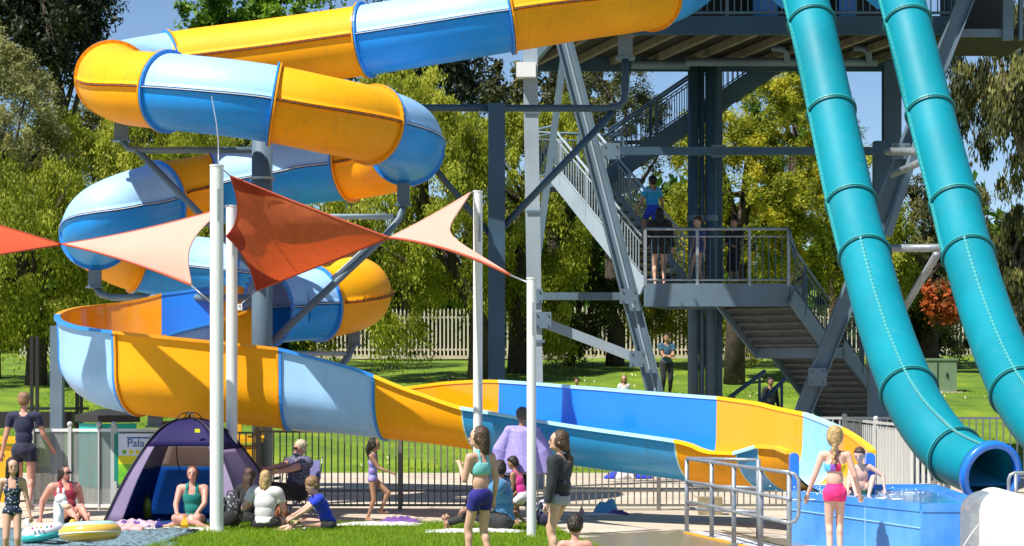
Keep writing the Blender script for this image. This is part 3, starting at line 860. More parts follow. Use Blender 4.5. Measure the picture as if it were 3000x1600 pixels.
# right-hand annex
z1 = W(0, 108, 39.5).z
MB().box((W(2860, 0, 40.6).x, 40.8, z1 + 0.10), (1.9, 2.4, 0.14)).build('annex_floor', M['under'], tower)
MB().beam(W(2795, 97, 39.45), W(2935, 97, 39.45), 0.06, 0.15).build('fascia', M['steel'], tower)
MB().box(W(2850, 20, 41) + Vector((0, 0, 0.3)), (1.3, 0.06, 2.2)).build('annex_wall', M['black'], tower)
for px in (2952, 2990):
    a = W(px, 118, 39.4); MB().box((a.x, a.y, a.z + 0.9), (0.20 if px == 2952 else 0.07, 0.12, 1.8)).build('annex_post', M['steel'], tower)
zr_ = zt + 2.35
MB().box(((xl + xr) / 2 + .4, 40.7, zr_), (xr - xl + 1.6, 6.6, 0.12)).build('roof', M['steel_d'], tower)
MB().box((W(2880, 0, 40.8).x, 40.9, zr_ + .1), (2.4, 4.6, 0.12)).build('roof', M['steel_d'], tower)
for x in (xl + .1, xr - .1):
    MB().box((x, YF + .1, zt + 1.15), (.12, .12, 2.4)).build('roof_post', M['steel_d'], tower)
# white notice box strapped to the light column
a = W(1541, 207, 38.0)
nb_ = MB().box(a, (0.36, 0.3, 0.27)).build('notice_box', M['white'], None); tag(nb_, 'small white wrapped box strapped high on the light grey column', 'box')

# ------------------------------------------------------------------ stairs
tread_cache = {}
def flight(label, P0, P1, wv, n, rails='LR', st='steel', mt_r='steel', group='staircase flights', noses=False, inner=False):
    """P0 low centre, P1 high centre, wv half-width vector pointing to the right side"""
    P0 = Vector(P0); P1 = Vector(P1); wv = Vector(wv)
    root = empty('stair_flight', tuple(P0), label, 'stairs', group)
    run = P1 - P0; h = Vector((run.x, run.y, 0)).normalized()
    for k in range(n):
        c = P0 + run * ((k + 0.5) / n)
        b = MB(); wl = wv.length * 2 - 0.04
        ang = math.atan2(wv.y, wv.x)
        key = round(wl, 3)
        if key not in tread_cache:
            bb = MB().box((0, 0, 0), (wl, 0.30, 0.05)).box((0, 0.14, -0.085), (wl, 0.02, 0.12)); tread_cache[key] = mesh_from('tread', bb.v, bb.f); tread_cache[key].materials.append(M['tread'])
            bb = MB().box((0, 0, 0), (wl * 0.9, 0.03, 0.02)); q = mesh_from('nosing', bb.v, bb.f); q.materials.append(M['nosing']); tread_cache[(key, 'n')] = q
        t_ = link('tread', tread_cache[key], None, root, loc=tuple(c), rot=(0, 0, ang))
        if noses:
            link('nosing', tread_cache[(key, 'n')], None, root, loc=tuple(c - h * 0.135 + Vector((0, 0, 0.026))), rot=(0, 0, ang))
    for s_, nm in ((1, 'R'), (-1, 'L')):
        e = wv * s_
        MB().beam(P0 + e - run * 0.02, P1 + e + run * 0.02, 0.05, 0.34).build('stringer', M[st], root)
        if nm in rails:
            up = Vector((0, 0, 1.0))
            q = 8
            MB().tube([P0 + e + up, P1 + e + up], 0.028, 8).build('handrail', M[mt_r], root, True)
            MB().tube([P0 + e + up * 0.85, P1 + e + up * 0.85], 0.016, 6).build('mid_rail', M[mt_r], root, True)
            MB().tube([P0 + e + up * 0.26, P1 + e + up * 0.26], 0.016, 6).build('mid_rail', M[mt_r], root, True)
            nb = int(run.length / 0.125)
            for k in range(1, nb):
                c = P0 + e + run * (k / nb)
                if k % 10 == 0: MB().box(c + Vector((0, 0, 0.5)), (0.06, 0.06, 1.0)).build('rail_post', M[mt_r], root)
                else:
                    o = link('baluster', bald if mt_r != 'steel_l' else bal_l, None, root, loc=(c.x, c.y, c.z + 0.24)); o.scale = (1, 1, 0.62)
    return root
bal_l = mesh_from('baluster', *(lambda b: (b.v, b.f))(MB().box((0, 0, 0.5), (0.02, 0.02, 1.0)))); bal_l.materials.append(M['steel_l'])
def landing(label, poly, z, th, rails, st='steel', mt_r='steel', post_px=()):
    root = empty('stair_landing', (poly[0][0], poly[0][1], z), label, 'landing', 'stair landings')
    n = len(poly)
    v = [(x, y, z - 0.05) for x, y in poly] + [(x, y, z) for x, y in poly]
    link('deck', mesh_from('deck', v, [tuple(range(n))[::-1], tuple(range(n, 2 * n))] + [(i, (i + 1) % n, n + (i + 1) % n, n + i) for i in range(n)]), M['tread'], root)
    for i in range(n):
        a = Vector((*poly[i], z - th / 2 + 0.03)); b = Vector((*poly[(i + 1) % n], z - th / 2 + 0.03))
        MB().beam(a, b, 0.05, th).build('edge_beam', M[st], root)
    for i, j in rails:
        a = Vector((*poly[i], z)); b = Vector((*poly[j], z)); L = (b - a).length
        for hh_, r in ((1.12, 0.032), (0.97, 0.016), (0.10, 0.022)):
            MB().tube([a + Vector((0, 0, hh_)), b + Vector((0, 0, hh_))], r, 8).build('handrail' if hh_ > 1 else 'mid_rail', M[mt_r], root, True)
        nb = max(2, int(L / 0.125))
        for k in range(nb + 1):
            c = a + (b - a) * (k / nb)
            if k % 8 == 0 or k == nb: MB().box(c + Vector((0, 0, 0.54)), (0.06, 0.06, 1.12)).build('rail_post', M[mt_r], root)
            else:
                o = link('baluster', bal_l if mt_r == 'steel_l' else bald, None, root, loc=(c.x, c.y, c.z + 0.10)); o.scale = (1, 1, 0.87)
    return root
ZL = W(0, 835, 41.0).z
A = [(W(1890, 0, 41.0).x, 41.0), (W(2310, 0, 41.0).x, 41.0), (W(2345, 0, 42.6).x, 42.6), (W(1960, 0, 42.6).x, 42.6)]
landing('broad middle landing with people waiting behind its barred railing', A, ZL, 0.46, [(0, 1)], st='steel', mt_r='galv')
hd = Vector((0.57, 0.82, 0)).normalized(); wd = Vector((0.82, -0.57, 0)).normalized() * 0.84
top = W(2212, 905, 41.4); top.z = ZL - 0.25
mid = top + hd * 1.65 + Vector((0, 0, -1.0))
flight('short dark flight seen from below just under the middle landing', mid, top, wd, 7, rails='R', st='steel', mt_r='steel_d')
q0 = mid; q1 = mid + hd * 0.7
landing('small half landing between the two lower flights', [tuple((q0 - wd)[:2]), tuple((q0 + wd)[:2]), tuple((q1 + wd)[:2]), tuple((q1 - wd)[:2])], mid.z, 0.22, [], st='steel')
bot = q1 + hd * (mid.z * 1.55); bot.z = 0.25
flight('longest lower flight reaching down to the ground behind the chute', bot, Vector((q1.x, q1.y, mid.z)), wd, 19, rails='R', st='steel', mt_r='steel_d')
ce = empty('corner_railing', (A[1][0], 41.0, ZL), 'curved end of the middle landing rail running into the descending rail', 'railing')
for zz, r_ in ((1.12, .032), (.97, .016)):
    c0 = Vector((A[1][0], 41.0, ZL + zz)); c1 = top + wd + Vector((0, 0, zz - .12)); c2 = mid + wd + Vector((0, 0, zz - .12))
    MB().tube([c0, c0.lerp(c1, .5) + Vector((0, 0, .02)), c1.lerp(c2, .1), c2], r_, 8).build('handrail', M['steel'], ce, True)
# flight up from the landing towards the left
wb = Vector((0.85, 0.52, 0)).normalized() * 0.55
lo = Vector((W(1880, 0, 41.3).x, 41.3, ZL)) + wb
hi = Vector((W(1628, 0, 44.0).x, 44.0, W(0, 520, 44.0).z)) + wb
flight('light grey flight rising to the left with a child climbing it', lo, hi, wb, 14, rails='LR', st='steel_l', mt_r='steel_l', noses=True)
pa = hi - wb; pb = hi + wb
landing('upper left landing behind the raking tower leg', [(pa.x, pa.y), (pb.x + 0.9, pb.y - 0.1), (pb.x + 0.6, pb.y + 1.2), (pa.x - 0.6, pa.y + 1.2)], hi.z, 0.22, [(0, 3), (2, 3)], st='steel', mt_r='steel')
# flight from there up to the platform
lo = Vector((W(1775, 0, 44.0).x, 44.6, hi.z)); hi2 = Vector((W(2300, 0, 43.6).x, 44.0, zt))
flight('dark uppermost flight climbing to the right under the platform', lo, hi2, Vector((0.03, -0.6, 0)), 13, rails='LR', st='steel_d', mt_r='steel_d')
# lower entry rails on the lawn
e = empty('entry_railing', tuple(W(2200, 1160, 46)), 'dark slanting handrail near the bottom of the tower stairs', 'railing')
MB().tube([W(2130, 1170, 45.5), W(2240, 1088, 46.5)], 0.05, 8).build('handrail', M['steel_d'], e, True)
MB().tube([W(2230, 1178, 45.5), W(2300, 1110, 46.5)], 0.05, 8).build('handrail', M['steel_d'], e, True)
for px, py in ((2150, 1158), (2225, 1105), (2290, 1120)):
    a = W(px, py, 46); MB().box((a.x, a.y, a.z / 2), (0.06, 0.06, a.z)).build('post', M['steel_d'], e)

# ================================================================== POLES AND SAILS
def pole(px, d, ytop, dia, label, brk=()):
    a = W(px, ytop, d)
    root = empty('sail_pole', (a.x, d, 0), label, 'pole', 'white shade sail poles')
    MB().cyl((a.x, d, 0), (a.x, d, a.z), dia / 2, n=28, caps=False).build('shaft', M['white'], root, True)
    MB().cyl((a.x, d, a.z - 0.004), (a.x, d, a.z + 0.015), dia / 2 + 0.006, n=28).build('cap', M['white'], root)
    MB().cyl((a.x, d, 0), (a.x, d, 0.02), dia * 0.85, n=28).build('base_plate', M['white'], root)
    for (py, sx) in brk:
        b = W(px, py, d)
        MB().box((b.x + sx * (dia / 2 + 0.03), d - 0.02, b.z), (0.08, 0.03, 0.09)).build('bracket', M['white'], root)
    MB().box((a.x + dia * 0.2, d - dia / 2, a.z - 0.5), (0.03, 0.02, 0.4)).build('tension_track', M['galv'], root)
    return root
pole(635, 26.5, 487, 0.175, 'thickest white pole in front of the tent, mast of the red sail', [(885, 0)])
pole(679, 29.35, 605, 0.165, 'white pole just behind and right of the thickest one, behind the tent', [(900, 1)])
pole(1400, 28.5, 562, 0.13, 'tall white pole crossing the chute above the girl in navy shorts', [])
pole(1557, 25.6, 817, 0.118, 'shortest white pole beside the girl in the black rash top', [])

def sail_patch(name, C, sags, mt, hem, root, nu=64, dz=0.0, wrinkle=0.012, billow=Vector((0, 0, 0))):
    """C: 4 corners in order; sags: inward sag fraction per edge 01,12,23,30"""
    ctr = sum(C, Vector()) / 4
    def edge(a, b, s, t):
        p = a.lerp(b, t); m = (a + b) / 2
        return p + (ctr - m) * s * 4 * t * (1 - t)
    vs = []
    for j in range(nu + 1):
        v = j / nu
        for i in range(nu + 1):
            u = i / nu
            c1 = edge(C[0], C[1], sags[0], u); c2 = edge(C[3], C[2], sags[2], u)
            d1 = edge(C[0], C[3], sags[3], v); d2 = edge(C[1], C[2], sags[1], v)
            bl = C[0] * (1 - u) * (1 - v) + C[1] * u * (1 - v) + C[2] * u * v + C[3] * (1 - u) * v
            p = c1 * (1 - v) + c2 * v + d1 * (1 - u) + d2 * u - bl
            k = 16 * u * (1 - u) * v * (1 - v)
            p = p + billow * k + Vector((0, 1, 0)) * wrinkle * k * math.sin(9 * u + 5 * v * v)
            vs.append(p)
    n = nu + 1
    fs = [(j * n + i, j * n + i + 1, (j + 1) * n + i + 1, (j + 1) * n + i) for j in range(nu) for i in range(nu)]
    o = link(name, mesh_from(name, vs, fs, True), mt, root)
    md = o.modifiers.new('thick', 'SOLIDIFY'); md.thickness = 0.006
    for test in (lambda u, v: u * .55 + v * 1.5 + .6 * u * u < .25, lambda u, v: (u / .34) ** 2 + ((1 - v) / .26) ** 2 < 1 and v < 1, lambda u, v: (1 - v) * 1.2 + (1 - u) * .45 < .22):
        pf_ = [q for k_, q in enumerate(fs) if test((k_ % nu + .5) / nu, (k_ // nu + .5) / nu)]
        us = sorted({i_ for q in pf_ for i_ in q}); mp_ = {a_: b_ for b_, a_ in enumerate(us)}
        link('corner_patch', mesh_from('corner_patch', [vs[i_] + Vector((0, -.03, 0)) for i_ in us], [tuple(mp_[i_] for i_ in q) for q in pf_], True), M['sail_patch'], root)
    b = MB()
    per = [i for i in range(n)] + [j * n + nu for j in range(n)] + [nu * n + nu - i for i in range(n)] + [(nu - j) * n for j in range(n)]
    b.tube([vs[k] for k in per], 0.018, 5, caps=False)
    b.build('hem', hem, root, True)
    return vs
def wire(a, b, root, r=0.008, nm='shackle_wire', mt='galv'):
    MB().tube([a, b], r, 6).build(nm, M[mt], root, True)
A_ = W(676, 517, 27.6); B_ = W(664, 692, 28.9); C_ = W(752, 850, 29.6); D_ = W(1140, 697, 27.4)
s1 = empty('shade_sail', tuple(C_), 'deep red shade sail stretched right of the thickest white pole', 'shade sail')
sail_patch('cloth', [A_, D_, C_, B_], [0.02, 0.0, 0.13, 0.20], M['sail_red'], M['hem'], s1, billow=Vector((0, -0.35, -0.1)))
wire(A_, W(648, 492, 26.55), s1); wire(C_, W(700, 897, 29.3), s1); wire(B_, W(672, 690, 29.28), s1)
# twisted-over second layer showing darker at the corners
E_ = W(1376, 566, 28.4); F_ = W(1495, 806, 26.1)
s2 = empty('shade_sail', tuple(F_), 'sunlit pale side of the shade sail between two slim white poles on the right', 'shade sail')
vs = []
nu = 24
for i in range(nu + 1):
    u = i / nu
    t = D_.lerp(E_, u) + Vector((0, 0, -0.02)) * 4 * u * (1 - u); b_ = D_.lerp(F_, u) + Vector((0, 0, 0.08)) * 4 * u * (1 - u)
    for j in range(nu + 1):
        v = j / nu
        p = t.lerp(b_, v)
        pull = 4 * v * (1 - v) * (u ** 2.2) * 0.62
        p = p.lerp(D_, pull * 0.62) + Vector((0, -0.18, 0)) * 4 * v * (1 - v) * u
        vs.append(p)
n = nu + 1
fs = [(i * n + j, (i + 1) * n + j, (i + 1) * n + j + 1, i * n + j + 1) for i in range(nu) for j in range(nu)]
o = link('cloth', mesh_from('cloth', vs, fs, True), M['sail_pink'], s2); o.modifiers.new('thick', 'SOLIDIFY').thickness = 0.006
MB().tube([vs[i * n] for i in range(n)], 0.016, 5).build('hem', M['hem_p'], s2, True)
MB().tube([vs[i * n + nu] for i in range(n)], 0.02, 5).build('hem', M['hem'], s2, True)
MB().tube([vs[nu * n + j] for j in range(n)], 0.016, 5).build('hem', M['hem_p'], s2, True)
wire(E_, W(1392, 562, 28.5), s2, 0.012); wire(F_, W(1546, 828, 25.6), s2, 0.012)
# left pale sail
G_ = W(182, 716, 29.6); H_ = W(650, 612, 27.2); I_ = W(560, 836, 26.6)
s3 = empty('shade_sail', tuple(I_), 'large sunlit pale side of a shade sail left of the thickest white pole', 'shade sail')
vs = []
for i in range(nu + 1):
    u = i / nu
    t = G_.lerp(H_, u) + Vector((0, 0, -0.04)) * 4 * u * (1 - u); b_ = G_.lerp(I_, u) + Vector((0, 0, 0.05)) * 4 * u * (1 - u)
    for j in range(nu + 1):
        v = j / nu
        p = t.lerp(b_, v)
        pull = 4 * v * (1 - v) * (u ** 3) * 0.06
        p = p.lerp(G_, pull) + Vector((-0.06 * 4 * v * (1 - v) * u ** 4, -0.2, 0)) * 4 * v * (1 - v) * u
        vs.append(p)
o = link('cloth', mesh_from('cloth', vs, fs, True), M['sail_pink'], s3); o.modifiers.new('thick', 'SOLIDIFY').thickness = 0.006
for sel, h_ in (([i * n for i in range(n)], 'hem'), ([i * n + nu for i in range(n)], 'hem'), ([nu * n + j for j in range(n)], 'hem_p')):
    MB().tube([vs[k] for k in sel], 0.015, 5).build('hem', M[h_], s3, True)
wire(I_, W(617, 886, 26.5), s3, 0.012)
wire(H_, W(672, 600, 29.2), s3, 0.01)
# far-left red sail
s4 = empty('shade_sail', tuple(W(-200, 700, 29)), 'bright red tip of a shade sail entering at the left edge', 'shade sail')
J_ = W(-420, 535, 29); K_ = W(-420, 812, 27.5)
vs = []
for i in range(nu + 1):
    u = i / nu
    t = G_.lerp(J_, u); b_ = G_.lerp(K_, u)
    for j in range(nu + 1):
        v = j / nu
        vs.append(t.lerp(b_, v) + Vector((0, -0.25, -0.05)) * 4 * v * (1 - v) * u)
M['sail_or'] = mat('orange_red_shade_cloth', (0.80, 0.13, 0.045), 0.8, var=0.06, scale=3, bump=0.2, bscale=120, transl=((0.9, 0.2, 0.06), 0.3))
o = link('cloth', mesh_from('cloth', vs, fs, True), M['sail_or'], s4); o.modifiers.new('thick', 'SOLIDIFY').thickness = 0.006
for sel in ([i * n for i in range(n)], [i * n + nu for i in range(n)]):
    MB().tube([vs[k] for k in sel], 0.015, 5).build('hem', M['hem'], s4, True)
# long stay wire over the big bend
wr = empty('stay_wire', tuple(W(640, 487, 26.5)), 'thin steel stay running up from the thickest pole over the slide', 'wire')
MB().tube([W(640, 487, 26.5), W(640, 420, 27.0), W(634, 360, 28.0), W(620, 283, 30.2)], 0.009, 6).build('cable', M['galv'], wr, True)
# ================================================================== FENCES
def pickets(root, p, q, z0, z1, gap, w, mt, name='picket', mtl=None):
    p = Vector(p); q = Vector(q); L = (q - p).length; n = int(L / gap)
    h = z1 - z0
    b = MB().box((0, 0, h / 2), (w, w, h)); me = mesh_from(name, b.v, b.f); me.materials.append(M[mt])
    ang = math.atan2(q.y - p.y, q.x - p.x)
    for k in range(n + 1):
        c = p + (q - p) * (k / n)
        link(name, me, None, root, loc=(c.x, c.y, c.z + z0), rot=(0, 0, ang))
def rail(root, p, q, z, w, h, mt, nm='rail'):
    p = Vector(p) + Vector((0, 0, z)); q = Vector(q) + Vector((0, 0, z))
    MB().beam(p, q, w, h).build(nm, M[mt], root)
yF = 31.2
x0, x1 = W(745, 0, yF).x, W(2330, 0, yF).x
pf = empty('pool_fence', (x0, yF, 0), 'dark barred pool fence running under the chute behind the picnickers', 'fence')
pickets(pf, (x0, yF, 0), (x1, yF, 0), 0.06, 1.19, 0.098, 0.02, 'fence_dk')
for z in (1.2, 0.30, 0.08): rail(pf, (x0, yF, 0), (x1, yF, 0), z, 0.032, 0.035, 'fence_dk')
for px in (755, 1172, 1550, 1930, 2310):
    a = W(px, 0, yF); MB().box((a.x, yF - 0.005, 0.63), (0.062, 0.062, 1.26)).build('fence_post', M['fence_dk'], pf)
# mesh panel material: woven screen that lets some of the background through
def screen(name, col, fac, sc):
    m = mat(name, col, 0.5)
    nt = m.node_tree; N = nt.nodes; b = N['Principled BSDF']; out = N['Material Output']
    tc = N['Texture Coordinate']
    w = N.new('ShaderNodeTexNoise'); w.inputs['Scale'].default_value = 1.0
    mp = N.new('ShaderNodeMapping'); mp.inputs['Scale'].default_value = (sc, sc, 1.2)
    nt.links.new(tc.outputs['Object'], mp.inputs[0]); nt.links.new(mp.outputs[0], w.inputs['Vector'])
    mr = N.new('ShaderNodeMapRange'); mr.inputs['From Min'].default_value = .3; mr.inputs['From Max'].default_value = .7
    mr.inputs['To Min'].default_value = fac - 0.13; mr.inputs['To Max'].default_value = fac + 0.13
    nt.links.new(w.outputs['Fac'], mr.inputs['Value'])
    tr = N.new('ShaderNodeBsdfTransparent'); mx = N.new('ShaderNodeMixShader')
    nt.links.new(mr.outputs[0], mx.inputs['Fac']); nt.links.new(tr.outputs[0], mx.inputs[1]); nt.links.new(b.outputs[0], mx.inputs[2])
    nt.links.new(mx.outputs[0], out.inputs[0])
    return m
M['screen'] = screen('scratched_clear_panel', (0.25, 0.275, 0.26), 0.62, 22)
M['screen2'] = screen('ribbed_clear_panel', (0.62, 0.62, 0.60), 0.86, 16)
sf = empty('screen_fence', (W(95, 0, 31.3).x, 31.3, 0), 'clear scratched panel fence in white frames left of the tent', 'fence')
for a, b, mtn in ((96, 205, 'screen'), (205, 334, 'screen'), (334, 470, 'screen')):
    p = W(a, 0, 31.3); q = W(b, 0, 31.3)
    if a < 334:
        MB().box(((p.x + q.x) / 2, 31.3, 0.64), (q.x - p.x - 0.05, 0.008, 1.1)).build('clear_panel', M[mtn], sf)
    MB().beam((p.x, 31.3, 1.22), (q.x, 31.3, 1.22), 0.035, 0.045).build('panel_frame', M['white'], sf)
    MB().beam((p.x, 31.3, 0.07), (q.x, 31.3, 0.07), 0.035, 0.04).build('panel_frame', M['white'], sf)
for px, w in ((96, .04), (205, .05), (334, .09), (290, .02), (470, .05)):
    p = W(px, 0, 31.3); MB().box((p.x, 31.295, 0.64), (w, 0.06, 1.28)).build('fence_post', M['fence_lt'], sf)
    MB().ell((p.x, 31.295, 1.31), 0.045, nu=10, nv=6).build('post_cap', M['fence_lt'], sf, True)
pickets(sf, (W(352, 0, 31.3).x, 31.3, 0), (W(740, 0, 31.3).x, 31.3, 0), 0.06, 1.18, 0.098, 0.02, 'fence_dk')
rail(sf, (W(352, 0, 31.3).x, 31.3, 0), (W(745, 0, 31.3).x, 31.3, 0), 1.18, .03, .03, 'fence_dk')
# right ribbed panels, going away from the pool edge
rf = empty('screen_fence', (W(2775, 0, 32.3).x, 32.3, 0), 'ribbed translucent panel fence between the chute exit and the turquoise mouth', 'fence')
pts_ = [(2775, 32.3), (2664, 33.9), (2566, 36.6), (2474, 40.5)]
for (a, da), (b, db) in zip(pts_, pts_[1:]):
    p = W(a, 0, da); q = W(b, 0, db); p.z = q.z = 0
    L = (q - p).length; nn = max(6, int(L / 0.12)); d = (q - p) / nn; nrm = Vector((-d.y, d.x, 0)).normalized()
    for k in range(nn):
        b1 = MB(); o0 = nrm * (0.03 if k % 2 else -0.03); c0 = p + d * k; c1 = p + d * (k + 0.96)
        b1.beam(c0 + o0 + Vector((0, 0, 0.63)), c1 + o0 + Vector((0, 0, 0.63)), 0.008, 1.1)
        b1.build('panel_rib', M['screen2'], rf)
    rail(rf, p, q, 1.24, .04, .045, 'fence_lt'); rail(rf, p, q, 0.06, .04, .04, 'fence_lt')
for a, da in pts_:
    p = W(a, 0, da); MB().box((p.x, p.y, 0.64), (0.085, 0.085, 1.28)).build('fence_post', M['fence_lt'], rf)
    MB().ell((p.x, p.y, 1.31), 0.05, nu=10, nv=6).build('post_cap', M['fence_lt'], rf, True)
bf = empty('pool_fence', (W(2450, 0, 41).x, 41, 0), 'pale picket pool fence behind the turquoise slides', 'fence')
p = (W(2380, 0, 41).x, 41, 0); q = (W(3080, 0, 41).x, 41, 0)
pickets(bf, p, q, 0.06, 1.24, 0.135, 0.024, 'fence_lt'); rail(bf, p, q, 1.25, .04, .05, 'fence_lt'); rail(bf, p, q, .08, .03, .04, 'fence_lt')
# boundary fence
ff = empty('boundary_fence', (W(950, 0, 75).x, 75, 2.9), 'tall cream picket boundary fence under the trees', 'fence')
xa, xb = W(930, 0, 75).x, W(3120, 0, 75).x
b = MB().add([(-.03, -.02, 0), (.03, -.02, 0), (.03, .02, 0), (-.03, .02, 0), (-.03, -.02, 1.8), (.03, -.02, 1.8), (.03, .02, 1.8), (-.03, .02, 1.8), (0, 0, 1.93)],
             [(0, 1, 5, 4), (1, 2, 6, 5), (2, 3, 7, 6), (3, 0, 4, 7), (4, 5, 8), (5, 6, 8), (6, 7, 8), (7, 4, 8)])
pm = mesh_from('picket', b.v, b.f); pm.materials.append(M['cream'])
x = xa
while x < xb:
    link('picket', pm, None, ff, loc=(x, 75, 2.86 + 0.06 * math.sin(x * .3))); x += 0.145
rail(ff, (xa, 75.04, 2.9), (xb, 75.04, 2.9), 0.32, .04, .07, 'cream'); rail(ff, (xa, 75.04, 2.9), (xb, 75.04, 2.9), 1.5, .04, .07, 'cream')
MB().box(((xa + xb) / 2, 74.7, 2.93), (xb - xa, 0.9, 0.12)).build('kerb', M['conc'], ff)
# short cream fence far left
fl = empty('boundary_fence', (W(110, 0, 75).x, 75, 2.9), 'short stretch of cream fence far off at the left, in tree shade', 'fence')
for px in range(60, 170, 12): link('picket', pm, None, fl, loc=(W(px, 0, 75).x, 75, 2.86))
rail(fl, (W(60, 0, 75).x, 75, 2.9), (W(170, 0, 75).x, 75, 2.9), 0.2, .04, .1, 'cream')

# ================================================================== HOUSES BEHIND
M['brick_wall'] = mat('pinkish_render', (0.42, 0.27, 0.21), 0.85, var=0.15, scale=2)
M['grey_wall'] = mat('pale_render', (0.45, 0.44, 0.42), 0.85, var=0.1)
M['tiles'] = mat('red_roof_tiles', (0.42, 0.10, 0.07), 0.7, var=0.25, scale=3)
M['glass'] = mat('window_glass', (0.03, 0.04, 0.05), 0.08)
def house(px0, px1, d, ytop, yeave, wm, label):
    a = W(px0, ytop, d); b = W(px1, ytop, d); ze = W(0, yeave, d).z; zr = a.z; z0 = 3.3
    root = empty('house', ((a.x + b.x) / 2, d, z0), label, 'house')
    w = b.x - a.x; cx_ = (a.x + b.x) / 2
    MB().box((cx_, d + 3, (z0 + ze) / 2), (w, 6, ze - z0)).build('wall', M[wm], root)
    v = [(a.x - .4, d - .4, ze), (b.x + .4, d - .4, ze), (b.x + .4, d + 6.4, ze), (a.x - .4, d + 6.4, ze), (a.x + w * .25, d + 3, zr), (b.x - w * .25, d + 3, zr)]
    link('roof', mesh_from('roof', v, [(0, 1, 5, 4), (2, 3, 4, 5), (1, 2, 5), (3, 0, 4), (3, 2, 1, 0)]), M['tiles'], root)
    for k in range(2):
        x = a.x + w * (0.28 + 0.44 * k)
        f = MB().box((x, d - 0.03, (z0 + ze) / 2 + .2), (1.5, 0.1, 1.2)).build('window', M['white'], root)
        MB().box((x, d - 0.09, (z0 + ze) / 2 + .2), (1.3, 0.03, 1.0)).build('pane', M['glass'], f)
house(2600, 2960, 100, 745, 812, 'grey_wall', 'house with red tiled roof glimpsed between the turquoise tubes')
house(60, 330, 100, 830, 880, 'brick_wall', 'house with red tiled roof glimpsed through the trees on the left')
house(960, 1340, 105, 900, 985, 'grey_wall', 'pale house behind the boundary fence left of the tower')

# ================================================================== TREES
def leaf_mat(name, c0, c1, c2, tr=0.35):
    m = mat(name, c1, 0.55, spec=0.3)
    nt = m.node_tree; N = nt.nodes; b = N['Principled BSDF']; out = N['Material Output']
    at = N.new('ShaderNodeAttribute'); at.attribute_name = 'tint'
    rp = N.new('ShaderNodeValToRGB'); cr = rp.color_ramp
    cr.elements[0].position = 0.0; cr.elements[0].color = (*c0, 1)
    cr.elements[1].position = 1.0; cr.elements[1].color = (*c2, 1)
    e = cr.elements.new(0.5); e.color = (*c1, 1)
    nt.links.new(at.outputs['Fac'], rp.inputs['Fac']); nt.links.new(rp.outputs['Color'], b.inputs['Base Color'])
    t = N.new('ShaderNodeBsdfTranslucent'); nt.links.new(rp.outputs['Color'], t.inputs['Color'])
    mx = N.new('ShaderNodeMixShader'); mx.inputs['Fac'].default_value = tr
    nt.links.new(b.outputs[0], mx.inputs[1]); nt.links.new(t.outputs[0], mx.inputs[2]); nt.links.new(mx.outputs[0], out.inputs[0])
    return m
LM = {
 'weep': leaf_mat('weeping_leaf', (0.13, 0.165, 0.014), (0.36, 0.40, 0.026), (0.68, 0.66, 0.10), 0.48),
 'oliv': leaf_mat('olive_leaf', (0.13, 0.14, 0.04), (0.36, 0.35, 0.12), (0.62, 0.58, 0.28), 0.4),
 'dark': leaf_mat('dark_leaf', (0.008, 0.014, 0.006), (0.020, 0.032, 0.010), (0.07, 0.075, 0.025), 0.15),
 'gum': leaf_mat('gum_leaf', (0.012, 0.018, 0.008), (0.07, 0.08, 0.02), (0.30, 0.28, 0.08), 0.2),
 'yel': leaf_mat('yellowing_leaf', (0.10, 0.14, 0.01), (0.34, 0.36, 0.025), (0.72, 0.60, 0.04), 0.45),
 'green': leaf_mat('bright_leaf', (0.02, 0.06, 0.004), (0.08, 0.18, 0.010), (0.26, 0.42, 0.02), 0.4),
 'red': leaf_mat('orange_flower_leaf', (0.05, 0.07, 0.01), (0.35, 0.08, 0.02), (0.60, 0.14, 0.03), 0.3),
 'hedge': leaf_mat('hedge_leaf', (0.012, 0.025, 0.005), (0.04, 0.07, 0.010), (0.16, 0.20, 0.03), 0.3),
}
M['bark'] = mat('tree_bark', (0.055, 0.04, 0.028), 0.9, var=0.4, scale=5, bump=0.6, bscale=14)
M['bark_l'] = mat('pale_bark', (0.20, 0.16, 0.12), 0.85, var=0.4, scale=3, bump=0.4, bscale=14)
